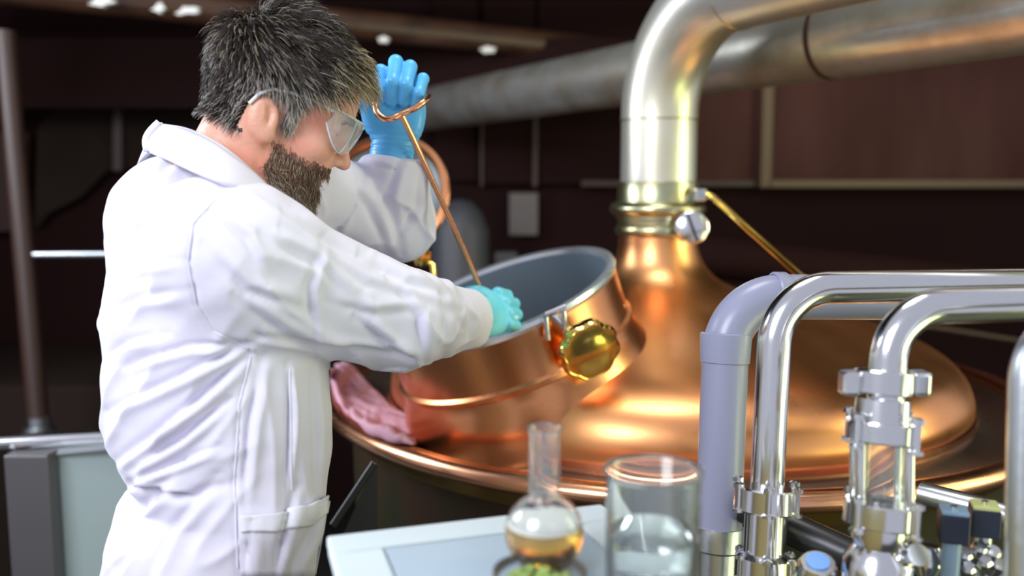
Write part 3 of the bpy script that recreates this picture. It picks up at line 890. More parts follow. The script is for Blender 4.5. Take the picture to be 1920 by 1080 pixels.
# ---- head + neck + upper chest: one continuous body surface
ax, G = grid(np.array([-.60, .90, 1.36]), np.array([-.12, 1.42, 1.88]), .0026)
def headsdf(P):
    d = ell(P, (-.004, 0, .062), (.094, .074, .084))
    d = smin(d, ell(P, (.042, 0, .058), (.058, .060, .060)), .03)
    d = smin(d, ell(P, (.050, 0, .000), (.048, .054, .066)), .03)
    d = smin(d, ell(P, (.040, 0, -.040), (.052, .050, .040)), .03)
    d = smin(d, ell(P, (.078, 0, -.068), (.022, .022, .018)), .022)
    aS = np.abs(P[1])
    Q = (P[0], aS, P[2])
    d = smin(d, ell(Q, (.074, .036, -.004), (.020, .020, .018)), .02)      # cheekbone
    d = smin(d, ell(Q, (.092, .024, .050), (.011, .026, .008)), .014)      # brow
    d = smax(d, -ell(Q, (.112, .032, .031), (.018, .018, .0135)), .010)    # socket
    d = smin(d, ell(Q, (.0835, .032, .029), (.0135, .0145, .0125)), .004)  # closed lid bulge
    d = smin(d, cap(P, (.096, 0, .036), (.1165, 0, -.004), .0075, .0095), .012)
    d = smin(d, ell(P, (.1175, 0, -.0095), (.0125, .0105, .0095)), .008)
    d = smin(d, ell(Q, (.1045, .0115, -.0125), (.0115, .0065, .0075)), .006)
    d = smax(d, -ell(Q, (.1095, .0068, -.0205), (.0055, .0035, .0045)), .003)
    d = smin(d, ell(P, (.093, 0, -.030), (.012, .024, .014)), .014)
    d = smin(d, ell(P, (.1015, 0, -.0385), (.0065, .020, .0042)), .004)
    d = smin(d, ell(P, (.0995, 0, -.0470), (.0065, .018, .0045)), .004)
    d = smax(d, -ell(P, (.107, 0, -.0425), (.008, .022, .0011)), .003)
    # ears
    E_ = (P[0] * .94 + P[2] * .34, aS, P[2] * .94 - P[0] * .34)
    e = ell(E_, (-.006, .0765, .000), (.0190, .0075, .0275))
    e = smin(e, ell(E_, (.000, .0750, -.024), (.0095, .0060, .0100)), .006)
    e = smax(e, -ell(E_, (.000, .0850, .002), (.0115, .0095, .0185)), .002)
    e = smin(e, ell(E_, (-.0065, .0800, .003), (.0024, .0035, .0140)), .002)
    e = smax(e, -ell(E_, (.002, .084, -.004), (.0055, .0090, .0070)), .002)
    e = smin(e, ell(E_, (.0075, .0785, -.004), (.0035, .0035, .0055)), .003)
    return smin(d, e, .005)
def wl(P):
    q = [P[i] - HO[i] for i in range(3)]
    return tuple((q[0] * HM[j][0] + q[1] * HM[j][1] + q[2] * HM[j][2]) / HSC for j in range(3))
F = headsdf(wl(G))
n0 = h2w(-.022, 0, .0); n1 = h2w(.015, 0, -.045)
F = smin(F, cap(G, n0, NB + np.array([.005, 0, -.02]), .056, .062), .03)
F = smin(F, cap(G, n1, NB + np.array([.06, .02, -.05]), .034, .05), .03)
F = smin(F, cap(G, NB + np.array([0, 0, -.05]), SR, .07, .045), .05)
F = smin(F, cap(G, NB + np.array([0, 0, -.05]), SL, .07, .045), .05)
F = smin(F, cap(G, NB + np.array([.02, 0, -.06]), NB + np.array([.02, .0, -.20]), .085, .095), .05)
V, Fc = nets(F, ax); Fc = outward(V, Fc); V = smoothmesh(V, Fc, 1)
body_V, body_F = V, Fc
person_base = np.array([NB[0] + .03, NB[1] + .02, 0.0])
person = mesh_np('person', V - person_base, Fc, M['skin'])
person.location = person_base
tag(person, 'bearded person in white coat leaning over the hatch holding a copper rod', 'person')

# ---- hair and beard strands grown from the skin
NV = vnormals(V, Fc)
HL = w2h(V)
cen = HL[Fc].mean(1)
aa, ss, bb = cen[:, 0], np.abs(cen[:, 1]), cen[:, 2]
dome_r = np.sqrt((aa / .1) ** 2 + (ss / .078) ** 2 + ((bb - .06) / .09) ** 2)
isear = (ss > .068) & (np.abs(aa + .006) < .026) & (bb > -.032) & (bb < .036)
hairline = .088 - .0 * ss
front = .070 + .012 * np.cos(ss * 50)
scalp = (((bb > .030 + np.clip((aa - .01), 0, 1) * 1.0) & (aa < .080)) | ((aa < -.022) & (bb > -.038 - aa * .05)) | ((aa < .036) & (aa > .018) & (bb > -.004) & (ss > .045))) & ~isear & (aa > -.12)
scalp &= ~((aa > .066) & (bb < .095))
neckcut = (bb < -.045)
scalp &= ~neckcut
jawline = -.018 - (aa - .02) * .10
beard = (((bb < -.020 - np.clip(aa - .045, 0, .1) * .10) & (aa > .024) & (bb > -.10) & (bb > -.045 - np.clip(aa, 0, .1) * .9)) | ((aa > .018) & (aa < .036) & (bb < .0) & (bb > -.03) & (ss > .045)) | ((aa > .080) & (bb < -.024) & (bb > -.036) & (ss < .030)))
lips = (aa > .090) & (bb < -.036) & (bb > -.050) & (ss < .017)
beard &= ~lips
beard &= ~isear
edge_top = (-.020 - np.clip(aa - .045, 0, .1) * .10) - bb
keep = RNG.random(len(bb)) < np.clip(edge_top / .016, 0, 1) * .93 + .07
beard_strand = beard & (keep | (aa > .080) & (bb > -.037))
area_f = np.linalg.norm(np.cross(V[Fc[:, 2]] - V[Fc[:, 0]], V[Fc[:, 3]] - V[Fc[:, 1]]), axis=1)
Nf = NV[Fc].mean(1)

def grow(name, mask, count, length, lift, flowf, mats, matf, rad, seg=5, curl=.3, skin=.0):
    ids = np.where(mask)[0]
    p = area_f[ids] / area_f[ids].sum()
    pick = RNG.choice(ids, count, p=p)
    wts = RNG.dirichlet([1, 1, 1, 1], count)
    P0_ = (V[Fc[pick]] * wts[:, :, None]).sum(1)
    N0 = Nf[pick] / np.linalg.norm(Nf[pick], axis=1)[:, None]
    L0 = w2h(P0_)
    NH = N0 @ HM.T
    flow = flowf(L0)
    flow += RNG.normal(size=flow.shape) * curl
    # clumping: strands of one lock share a direction
    ck = np.floor(L0 / .014).astype(int)
    hsh = np.sin(ck[:, 0] * 12.9898 + ck[:, 1] * 78.233 + ck[:, 2] * 37.719) * 43758.5453
    r1 = hsh - np.floor(hsh); r2 = (hsh * 7.13) - np.floor(hsh * 7.13)
    flow[:, 1] += (r1 - .5) * 1.0; flow[:, 2] += (r2 - .5) * .7; 
    flow -= NH * (flow * NH).sum(1)[:, None] * .9
    flow /= np.linalg.norm(flow, axis=1)[:, None]
    Ls = length(L0) * RNG.uniform(.6, 1.15, count)
    lf_ = lift(L0) * RNG.uniform(.75, 1.15, count) * (.8 + .4 * r2)
    pts = []
    for k in range(seg):
        t = k / (seg - 1)
        q = L0 + NH * (lf_ * (1 - (1 - t) ** 2))[:, None] + flow * (Ls * t)[:, None] - NH * (skin)
        # keep following the skull curve
        q = q - NH * ((Ls * t) ** 2 * 3.0)[:, None]
        pts.append(q)
    pts = np.stack(pts, 1)                      # count,seg,3
    T = flow; B1 = np.cross(T, NH); B1 /= np.linalg.norm(B1, axis=1)[:, None] + 1e-9
    B2 = NH
    vs_ = np.zeros((count, seg, 3, 3))
    for k in range(seg):
        rr_ = rad * (1 - .75 * (k / (seg - 1)) ** 2)
        for j in range(3):
            an = 2 * math.pi * j / 3
            vs_[:, k, j] = pts[:, k] + (B1 * math.cos(an) + B2 * math.sin(an)) * rr_
    VV = vs_.reshape(-1, 3)
    VV = HO + (VV * HSC) @ HM
    base = (np.arange(count) * seg * 3)[:, None]
    fl = []
    for k in range(seg - 1):
        for j in range(3):
            fl.append([k * 3 + j, k * 3 + (j + 1) % 3, (k + 1) * 3 + (j + 1) % 3, (k + 1) * 3 + j])
    fl = np.array(fl).reshape(1, -1)
    FF = (base + fl).reshape(-1, 4)
    mi = np.repeat(matf(L0), (seg - 1) * 3).astype(np.int32)
    o = mesh_np(name, VV, FF, mats, person, mi)
    return o
def hflow(L):
    whorl = np.array([-.075, 0, .115])
    f = L - whorl
    f /= np.linalg.norm(f, axis=1)[:, None] + 1e-9
    top = np.clip((L[:, 2] - .07) / .05, 0, 1)[:, None]
    f = f + np.array([.7, 0, 0]) * top
    side = np.clip((.07 - L[:, 2]) / .05, 0, 1)[:, None]
    f = f + np.array([-.35, 0, -.9]) * side
    return f / np.linalg.norm(f, axis=1)[:, None]
def hlen(L):
    top = np.clip((L[:, 2] - .03) / .06, 0, 1)
    return .017 + .032 * top
def hlift(L):
    top = np.clip((L[:, 2] - .00) / .09, 0, 1)
    return .006 + .016 * top + .008 * np.clip(-L[:, 0] / .08, 0, 1)
def hmat(L):
    r = RNG.random(len(L))
    side = np.clip((.085 - L[:, 2]) / .05, 0, 1) * np.clip((L[:, 0] + .06) / .06, 0, 1)
    frontb = np.clip((L[:, 0] - .015) / .06, 0, 1)
    pg = .10 + .80 * side
    pb = .02 + .72 * frontb
    return np.where(r < pb, 2, np.where(r < pb + pg * (1 - pb), 1, 0))
grow('hair', scalp, 15000, hlen, hlift, hflow, [M['hair_dark'], M['hair_grey'], M['hair_blond']], hmat, .00050, 6, .11)
def bflow(L):
    f = np.tile(np.array([.25, 0, -1.0]), (len(L), 1))
    return f
def bmat(L):
    r = RNG.random(len(L)); low = np.clip((-.06 - L[:, 2]) / .03, 0, 1)
    return np.where(r < .20 + .6 * low, 1, 0)
grow('beard', beard_strand, 8000, lambda L: .008 + .016 * np.clip((-L[:, 2] - .02) / .05, 0, 1), lambda L: .003 + .008 * np.clip((-L[:, 2] - .03) / .04, 0, 1), bflow, [M['beard'], M['beard_grey']], bmat, .00045, 5, .25)
brow_m = (aa > .082) & (ss > .012) & (ss < .046) & (bb > .044) & (bb < .053)
for side_m in (cen[:, 1] > 0, cen[:, 1] <= 0): grow('eyebrow', brow_m & side_m, 260, lambda L: L[:, 0] * 0 + .009, lambda L: L[:, 0] * 0 + .002, lambda L: np.stack([L[:, 0] * 0 - .2, np.sign(L[:, 1]), L[:, 0] * 0 - .1], 1), [M['beard']], lambda L: (L[:, 0] * 0).astype(int), .0004, 4, .2)
# undercoat colour of the scalp and jaw: the skin below thick hair
person.data.materials.append(M['hair_dark']); person.data.materials.append(M['beard'])
person.data.polygons.foreach_set('material_index', np.where(scalp, 1, np.where(beard & (edge_top > .014), 2, 0)).astype(np.int32))

# lashes / half-open eye line
for sgn in (1, -1):
    mbl = MB()
    pts = [h2w(.0945 - .006 * abs(t - .4), sgn * (.020 + .024 * t), .0245 - .003 * math.sin(t * 3.14)) for t in np.linspace(0, 1, 8)]
    mbl.tube(pts, .0009, 6).build('eyelashes', M['beard'], person)

# ---- safety goggles
gog = None
def lensgrid(sgn):
    """clear wraparound lens on one side"""
    n, m_ = 22, 12
    vs_ = []
    for i in range(n):
        t = i / (n - 1)                       # 0 nose bridge .. 1 temple
        an = t * 1.25
        a = .118 - .052 * (1 - math.cos(an)) * 1.15 - .006 * t
        s = sgn * (.006 + .062 * math.sin(min(an, 1.5)) * 1.08)
        top = .056 - .002 * t; bot = .014 - .014 * math.sin(min(t * 3.1, 3.1)) + .018 * t ** 3
        if t < .12: bot = .030 - (.030 - .010) * (t / .12)
        for j in range(m_):
            v = j / (m_ - 1)
            b = top + (bot - top) * v
            vs_.append(h2w(a + .003 * math.sin(v * 3.14), s, b))
    fs_ = [(i * m_ + j, i * m_ + j + 1, (i + 1) * m_ + j + 1, (i + 1) * m_ + j) for i in range(n - 1) for j in range(m_ - 1)]
    return vs_, fs_
gm = MB()
lv, lf_ = lensgrid(1); gm.add(lv, lf_)
gl = gm.build('safety_goggles', M['clear'], person, auto=0)
md = gl.modifiers.new('solid', 'SOLIDIFY'); md.thickness = .0016
gm = MB(); lv2, lf2 = lensgrid(-1); gm.add(lv2, lf2)
g2 = gm.build('lens', M['clear'], gl, auto=0)
md = g2.modifiers.new('solid', 'SOLIDIFY'); md.thickness = .0016
M['rimclear'] = mat('frosted_clear_frame', (.86, .90, .93), .2, 0, inp={'Transmission Weight': .25, 'IOR': 1.3})
for L_, sg in ((lv, 1), (lv2, -1)):
    n, m_ = 22, 12
    top = [L_[i * m_] for i in range(n)]; bot = [L_[i * m_ + m_ - 1] for i in range(n)]
    MB().tube(top, .0017, 8).build('lens_frame', M['rimclear'], gl)
    MB().tube(bot, .0011, 8).build('lens_frame', M['rimclear'], gl)
    i0 = 9
    MB().tube([L_[i0 * m_ + j] for j in range(m_)], .0012, 8).build('lens_frame', M['rimclear'], gl)
    MB().tube([L_[(n - 1) * m_ + 2], h2w(.045, sg * .0775, .050), h2w(.012, sg * .0805, .044), h2w(-.012, sg * .083, .036), h2w(-.024, sg * .084, .022), h2w(-.030, sg * .082, .004)], .0022, 8, flat=1.0).build('temple_arm', M['rimclear'], gl)
MB().tube([h2w(.118, -.007, .052), h2w(.1205, 0, .051), h2w(.118, .007, .052)], .003, 8).build('nose_bridge', M['rimclear'], gl)

# ---- gloved hands
def hand_sdf(P, O, U, Vv, W, fist, infl=.0, cuff=None):
    """U wrist->knuckles, Vv towards the thumb, W towards the palm side; local metres"""
    q = [P[i] - O[i] for i in range(3)]
    L = tuple(q[0] * A[0] + q[1] * A[1] + q[2] * A[2] for A in (U, Vv, W))
    d = cap(L, (-.03, 0, 0), (.015, 0, 0), .033, .033)
    d = smin(d, ell(L, (.050, .0, .004), (.052, .043, .020)), .02)
    d = smin(d, ell(L, (.038, .032, .012), (.034, .022, .020)), .014)   # thumb mound
    d = smin(d, ell(L, (.035, -.028, .010), (.034, .015, .016)), .012)
    for k, f in enumerate(fist['fingers']):
        r0 = (.0112, .0115, .0110, .0098)[k]
        e = None
        for i in range(len(f) - 1):
            c_ = cap(L, f[i], f[i + 1], r0 - .0005 * i, r0 - .0005 * (i + 1))
            e = c_ if e is None else smin(e, c_, .004)
        d = smin(d, e, .0035) if k else smin(d, e, .0035)
    t = fist['thumb']; e = None
    for i in range(len(t) - 1):
        c_ = cap(L, t[i], t[i + 1], .0135 - .0012 * i, .0125 - .0012 * i)
        e = c_ if e is None else smin(e, c_, .004)
    d = smin(d, e, .007)
    if cuff:
        d = smin(d, cap(L, (-.045, 0, 0), (-.012, 0, 0), cuff, cuff - .004), .006)
    return d - infl
FIST = dict(
    fingers=[[(.088, .030, -.004), (.101, .032, .030), (.070, .031, .044), (.054, .028, .030)],
             [(.096, .010, -.006), (.119, .011, .030), (.084, .010, .048), (.058, .009, .034)],
             [(.094, -.011, -.006), (.115, -.012, .030), (.083, -.011, .047), (.060, -.010, .033)],
             [(.084, -.030, -.004), (.100, -.034, .027), (.074, -.031, .041), (.058, -.028, .030)]],
    thumb=[(.022, .030, .010), (.050, .048, .022), (.074, .052, .034), (.092, .047, .036)])
def frame(U, W):
    U = np.array(U, float); U /= np.linalg.norm(U)
    W = np.array(W, float); W -= U * (W @ U); W /= np.linalg.norm(W)
    return U, W
# left hand (far arm, raised): palm side faces the camera, thumb towards the face
LW = np.array(at(738, 266, 1.40))
U1, W1 = frame(np.array(at(757, 130, 1.40)) - LW, -(LW - CO) + np.array([-.15, 0, -.2]))
V1 = np.cross(W1, U1)
V1 = V1 if (V1 @ CR) < 0 else -V1
HSZ = 1.0
def make_glove(name, O, U, Vv, W, fist, m, cuff, h=.0020, par=None):
    lo = O - .16; hi = O + .16
    axg, Gg = grid(lo, hi, h)
    Fg = hand_sdf(Gg, O, U, Vv, W, fist, .0, cuff)
    # cut the far end of the cuff
    q = (Gg[0] - O[0]) * U[0] + (Gg[1] - O[1]) * U[1] + (Gg[2] - O[2]) * U[2]
    Fg = smax(Fg, -(q + .052), .004)
    Vg, Fgc = nets(Fg, axg); Fgc = outward(Vg, Fgc); Vg = smoothmesh(Vg, Fgc, 1)
    Nn = vnormals(Vg, Fgc)
    loc = (Vg - O) @ np.stack([U, Vv, W]).T
    # small creases near the wrist
    amp = np.exp(-((loc[:, 0] + .005) / .02) ** 2) * .0009
    Vg = Vg + Nn * (amp * np.sin(loc[:, 0] * 700 + 60 * loc[:, 1]))[:, None]
    return mesh_np(name, Vg, Fgc, m, par)
gl_l = make_glove('glove', LW, U1, V1, W1, FIST, M['glove'], .037, par=person)
# rolled cuff bead
def ringpts(O, U, Vv, W, h, r, n=28):
    return [Vector(O + U * h + (Vv * math.cos(t) + W * math.sin(t)) * r) for t in np.linspace(0, 2 * math.pi, n)]
MB().tube(ringpts(LW, U1, V1, W1, -.046, .0372), .0016, 8).build('glove_cuff', M['glove'], gl_l)
# right hand in the hatch
RW = np.array(at(880, 588, 1.50))
U2, W2 = frame(np.array(at(975, 575, 1.60)) - RW, np.array([.0, .92, -.35]))
V2 = np.cross(U2, W2)
V2 = V2 if V2[2] > 0 else -V2
GRIP = dict(
    fingers=[[(.085, .030, -.004), (.122, .028, .010), (.128, .026, .034), (.108, .024, .046)],
             [(.092, .010, -.006), (.132, .010, .010), (.138, .009, .038), (.114, .008, .050)],
             [(.090, -.011, -.006), (.128, -.011, .010), (.134, -.010, .038), (.110, -.009, .049)],
             [(.082, -.030, -.004), (.112, -.032, .008), (.118, -.030, .032), (.098, -.027, .042)]],
    thumb=[(.022, .030, .010), (.050, .046, .026), (.080, .042, .040), (.098, .032, .044)])
gl_r = make_glove('glove', RW, U2, V2, W2, GRIP, M['glove2'], .033, par=person)

# ---- stirring rod with curved handle
hL = lambda u, v, w_: Vector(LW + U1 * u + V1 * v + W1 * w_)
rod = empty('stirring_rod', at(905, 700, 1.6), 'long thin copper rod with curved handle held in both gloved hands', 'rod')
j = at(752, 214, 1.335)
rp = [j, at(775, 262, 1.36), at(800, 316, 1.39), at(850, 425, 1.47), at(903, 545, 1.565), at(940, 640, 1.66)]
# keep the rod straight after the slight kink near its top
MB().tube(rp, .0049, 14).build('shaft', M['copper_rim'], rod)
hp_ = [hL(.062, .040, .022), at(703, 192, 1.345), at(708, 212, 1.335), at(722, 223, 1.33), at(738, 221, 1.33), j, at(775, 204, 1.335), at(796, 190, 1.345), hL(.075, -.046, .020)]
sp_ = []
for i in range(len(hp_) - 1):
    p0, p1, p2, p3 = hp_[max(i - 1, 0)], hp_[i], hp_[i + 1], hp_[min(i + 2, len(hp_) - 1)]
    for k in range(6):
        t = k / 6
        sp_.append(.5 * ((2 * p1) + (p2 - p0) * t + (2 * p0 - 5 * p1 + 4 * p2 - p3) * t * t + (3 * p1 - p0 - 3 * p2 + p3) * t ** 3))
sp_.append(hp_[-1])
MB().tube(sp_, .0052, 14).build('handle', M['copper_rim'], rod)

# ---- lab coat
FD = np.array([math.cos(math.radians(30)), math.sin(math.radians(30))])   # facing direction
SD = np.array([FD[1], -FD[0]])                                             # his right side, towards the camera
rows = [  # py, px left, px right, depth
    (350, 262, 500, 1.17), (385, 236, 545, 1.175), (450, 205, 585, 1.18), (520, 190, 600, 1.18), (600, 186, 612, 1.18), (680, 190, 622, 1.18),
    (760, 192, 630, 1.18), (830, 205, 631, 1.18), (905, 236, 624, 1.18), (960, 205, 616, 1.18), (1020, 188, 606, 1.18), (1080, 180, 598, 1.18)]
tabz, tabx, taby, tabr = [], [], [], []
for py, l, r, d in rows:
    a = np.array(at(l, py, d)); b = np.array(at(r, py, d)); c_ = (a + b) / 2
    hw = abs(b[0] - a[0]) / 2
    tabz.append(c_[2]); tabx.append(c_[0]); taby.append(c_[1]); tabr.append(hw)
tabz += [.75, .55]; tabx += [tabx[-1] - .0, tabx[-1]]; taby += [taby[-1]] * 2; tabr += [tabr[-1] + .03, tabr[-1] + .04]
o_ = np.argsort(tabz); tabz, tabx, taby, tabr = [np.array(t_)[o_] for t_ in (tabz, tabx, taby, tabr)]
h = .0038
axc, Gc = grid(np.array([-.78, .84, .56]), np.array([.06, 1.66, 1.74]), h)
zz = axc[2]
cx = np.interp(zz, tabz, tabx)[None, None, :]; cy = np.interp(zz, tabz, taby)[None, None, :]; rw = np.interp(zz, tabz, tabr)[None, None, :]
rs = .188
fx = (Gc[0] - cx) * FD[0] + (Gc[1] - cy) * FD[1]
sx = (Gc[0] - cx) * SD[0] + (Gc[1] - cy) * SD[1]
rf = np.sqrt(np.maximum(rw ** 2 - (rs * SD[0] * .9) ** 2, .01)) / (FD[0] + .06)
k_ = np.sqrt((fx / rf) ** 2 + (sx / rs) ** 2 + 1e-9)
F = ((k_ - 1) * np.minimum(rf, rs)).astype(np.float32)
F = smax(F, Gc[2] - (np.array(at(300, 350, 1.17))[2]), .09)
# shoulders
F = smin(F, cap(Gc, SR + np.array([.005, .03, -.02]), NB + np.array([-.04, 0, -.05]), .076, .072), .06)
F = smin(F, cap(Gc, SL, NB + np.array([-.04, 0, -.05]), .072, .07), .06)
# near sleeve
EL = np.array(at(752, 600, 1.19)); WR = np.array(at(868, 598, 1.44))
SA = np.array(at(462, 505, 1.055))
F = smin(F, cap(Gc, SR + np.array([.0, .0, -.015]), SA, .078, .088), .03)
F = smin(F, cap(Gc, SA, EL, .086, .066), .02)
F = smin(F, cap(Gc, EL, WR, .064, .050), .02)
# far sleeve
EL2 = np.array(at(746, 422, 1.52)); WR2 = np.array(at(738, 322, 1.415)); WT2 = LW - U1 * .030
F = smin(F, cap(Gc, SL, EL2, .070, .058), .03)
F = smin(F, cap(Gc, EL2, WR2, .066, .050), .015)
F = smin(F, cap(Gc, WR2, WT2, .050, .041), .02)
# sleeve mouths
for (E0, W0, ex) in ((EL, WR, .030), (WR2, WT2, .004)):
    dd = (W0 - E0) / np.linalg.norm(W0 - E0)
    if W0 is WT2: dd = U1
    q = (Gc[0] - W0[0]) * dd[0] + (Gc[1] - W0[1]) * dd[1] + (Gc[2] - W0[2]) * dd[2]
    near = np.sqrt((Gc[0] - W0[0]) ** 2 + (Gc[1] - W0[1]) ** 2 + (Gc[2] - W0[2]) ** 2) < .11
    F = np.where(near, smax(F, q - ex, .012), F)
# neck opening, open coat front
F = smax(F, -cap(Gc, NB + np.array([.035, .01, -.05]), NB + np.array([.06, .02, .12]), .060, .085), .02)
V, Fc = nets(F, axc); Fc = outward(V, Fc); V = smoothmesh(V, Fc, 2)
N = vnormals(V, Fc)
px_, py_, dd_v = topx(V)
near = (dd_v < 1.33)
facing = -((V - CO) * N).sum(1) / np.linalg.norm(V - CO, axis=1)
fm = np.clip(facing * 2 + .6, 0, 1)
disp = np.zeros(len(V))
def fold(pts, amp, wd, mask, crease=True):
    global disp
    best = np.full(len(V), 1e9); along = np.zeros(len(V)); side = np.zeros(len(V))
    L = 0; tot = sum(math.hypot(pts[i + 1][0] - pts[i][0], pts[i + 1][1] - pts[i][1]) for i in range(len(pts) - 1))
    for i in range(len(pts) - 1):
        ax_, ay_ = pts[i]; bx_, by_ = pts[i + 1]
        dx, dy = bx_ - ax_, by_ - ay_; l = math.hypot(dx, dy)
        t = np.clip(((px_ - ax_) * dx + (py_ - ay_) * dy) / l ** 2, 0, 1)
        dist = np.hypot(px_ - ax_ - dx * t, py_ - ay_ - dy * t)
        sd = ((px_ - ax_) * dy - (py_ - ay_) * dx) / l
        m = dist < best
        best = np.where(m, dist, best); along = np.where(m, (L + t * l) / tot, along); side = np.where(m, sd, side)
        L += l
    taper = np.clip(np.sin(np.pi * np.clip(along, .03, .97)), 0, 1) ** .5
    if crease:   # raised fold with a sharp valley on one side
        prof = np.exp(-(best / wd) ** 2) - 1.1 * np.exp(-((side + wd * 1.15) / (wd * .75)) ** 2) * (best < wd * 3)
    else:
        prof = -np.exp(-(best / wd) ** 2)
    disp += amp * prof * taper * mask
nm = near * fm
folds = [  # (polyline in photo pixels, height in m, half width)
    ([(470, 655), (400, 690), (300, 740), (235, 770)], .007, 13), ([(455, 690), (380, 760), (290, 830), (232, 872)], .008, 14),
    ([(420, 770), (350, 830), (265, 880)], .007, 11), ([(440, 655), (360, 660), (260, 690)], .005, 11), ([(400, 850), (330, 880), (262, 905)], .006, 9),
    ([(330, 905), (280, 960), (215, 1060)], .006, 16), ([(400, 925), (340, 1000), (300, 1080)], .005, 16), ([(250, 905), (300, 915), (360, 925)], .005, 8),
    ([(350, 300), (300, 350), (250, 430)], .004, 16), ([(430, 330), (350, 345), (290, 370)], .005, 10), ([(360, 390), (300, 420), (240, 480)], .003, 14),
    ([(340, 560), (280, 570), (215, 600)], .003, 14), ([(330, 500), (270, 505), (210, 520)], .002, 12), ([(300, 640), (250, 650), (205, 680)], .003, 11),
    ([(545, 690), (548, 780), (546, 900)], .004, 7), ([(500, 690), (480, 800), (470, 930)], .004, 12), ([(595, 690), (600, 800), (600, 920)], .003, 9),
    ([(560, 930), (540, 1000), (520, 1080)], .005, 10), ([(600, 960), (580, 1020), (550, 1080)], .006, 10), ([(480, 1000), (470, 1080)], .004, 12),
    # sleeve
    ([(560, 400), (620, 440), (690, 480)], .004, 14), ([(520, 440), (600, 480), (660, 540)], .004, 14), ([(610, 470), (592, 540), (600, 630)], .003, 12),
    ([(700, 480), (760, 520), (850, 545)], .005, 12), ([(790, 500), (835, 535), (862, 590)], .0042, 11), ([(750, 535), (795, 590), (805, 660)], .004, 12),
    ([(835, 535), (850, 590), (840, 655)], .0028, 10), ([(875, 545), (893, 600), (885, 650)], .0022, 8), ([(690, 600), (740, 640), (790, 670)], .005, 11),
    ([(470, 560), (540, 610), (640, 640)], .004, 14), ([(410, 470), (470, 530), (560, 560)], .0035, 15), ([(640, 560), (700, 575), (770, 570)], .003, 12),
    ([(420, 400), (470, 440), (500, 500)], .003, 13), ([(905, 570), (915, 600), (912, 640)], .0018, 6), ([(560, 430), (690, 520), (830, 560)], .003, 15), ([(500, 620), (650, 640), (760, 655)], .0035, 9)]
for pts, a_, w_ in folds: fold(pts, a_ * 1.35, w_ * .9, nm)
# seams: armhole, side
fold([(405, 372), (362, 420), (352, 490), (368, 570), (400, 620), (470, 655)], .004, 4.5, nm, False)
fold([(470, 660), (448, 760), (440, 900), (446, 1080)], .003, 4, nm, False)
# waist gather
fold([(225, 903), (290, 925), (350, 932), (440, 905)], .008, 11, nm, False)
fmk = (dd_v > 1.33) * fm
for pts, a_, w_ in [([(650, 330), (700, 380), (730, 450)], .005, 11), ([(760, 310), (740, 370), (760, 450)], .004, 11), ([(690, 340), (650, 400), (640, 440)], .005, 10), ([(800, 330), (790, 390), (760, 440)], .004, 9), ([(700, 300), (735, 312), (775, 306)], .003, 5)]:
    fold(pts, a_, w_, fmk)
rn = np.array([noise.noise(Vector((x * 9 + z * 9, y * 9, z * 16 - x * 9))) + .5 * noise.noise(Vector((x * 22, y * 22, z * 34))) for x, y, z in V])
disp += rn * .0026
def ridged(al, ac, sa, sc_, seed):
    al = np.array(al, float); ac = np.array(ac, float); al /= np.linalg.norm(al); ac /= np.linalg.norm(ac)
    A = V @ al; B = V @ ac; C2 = V[:, 1]
    out = np.array([1 - abs(noise.noise(Vector((a * sa, b * sc_, c * 7 + seed)))) * 2.2 for a, b, c in zip(A, B, C2)])
    return np.clip(out, 0, 1) ** 2.5
wt = 1 / (1 + np.exp((px_ - 455) / 18)) * np.clip((py_ - 420) / 150, .25, 1)
wsl = (1 - 1 / (1 + np.exp((px_ - 455) / 18))) * (py_ < 690)
wsk = (1 - 1 / (1 + np.exp((px_ - 455) / 18))) * (py_ >= 690)
disp += (ridged((-.74, 0, -.67), (.67, 0, -.74), 4.5, 19, 3) * .0055 * wt + ridged((.62, 0, -.78), (.78, 0, .62), 6, 20, 9) * .0050 * wsl + ridged((.1, 0, -1), (1, 0, .1), 3, 20, 5) * .0040 * wsk) * (.35 + .65 * fm)
V = V + N * disp[:, None]
coat = mesh_np('lab_coat', V, Fc, M['coat'], person)
cb = BVHTree.FromPolygons(V.tolist(), Fc.tolist())
def onto(px, py, lift=.002):
    r_ = Vector(ray(px, py)).normalized()
    hh = cb.ray_cast(Vector(CO), r_)
    if hh[0] is None: return None
    n_ = hh[1] if hh[1].dot(r_) < 0 else -hh[1]
    return hh[0] + n_ * lift
# ---- collar: folded band around the neck
TC = NB + np.array([.045, .015, -.02])
S3 = np.array([SD[0], SD[1], 0.0])
top_n = [(300, 232, 1.20), (345, 240, 1.115), (395, 262, 1.06), (440, 292, 1.045), (486, 330, 1.06), (532, 378, 1.10)]
bot_n = [(278, 286, 1.195), (312, 300, 1.08), (360, 322, 1.01), (412, 340, .985), (470, 362, 1.01), (548, 402, 1.075)]
def mirror(p):
    p = np.array(p); mid = np.array(at(305, 240, 1.20)); mid = mid
    dlt = (p - mid) @ S3
    return p - S3 * 2 * dlt
tp = [np.array(at(*q)) for q in top_n]; bp_ = [np.array(at(*q)) for q in bot_n]
def cr(P, n=8):
    out = []
    for i in range(len(P) - 1):
        p0, p1, p2, p3 = P[max(i - 1, 0)], P[i], P[i + 1], P[min(i + 2, len(P) - 1)]
        for k in range(n):
            t = k / n
            out.append(.5 * ((2 * p1) + (p2 - p0) * t + (2 * p0 - 5 * p1 + 4 * p2 - p3) * t * t + (3 * p1 - p0 - 3 * p2 + p3) * t ** 3))
    out.append(P[-1]); return out
tpm = [mirror(q) for q in tp][::-1]; bpm = [mirror(q) for q in bp_][::-1]
T_ = cr(tpm + tp[0:], 8); B_ = cr(bpm + bp_[0:], 8)
gv = []; m_ = 9
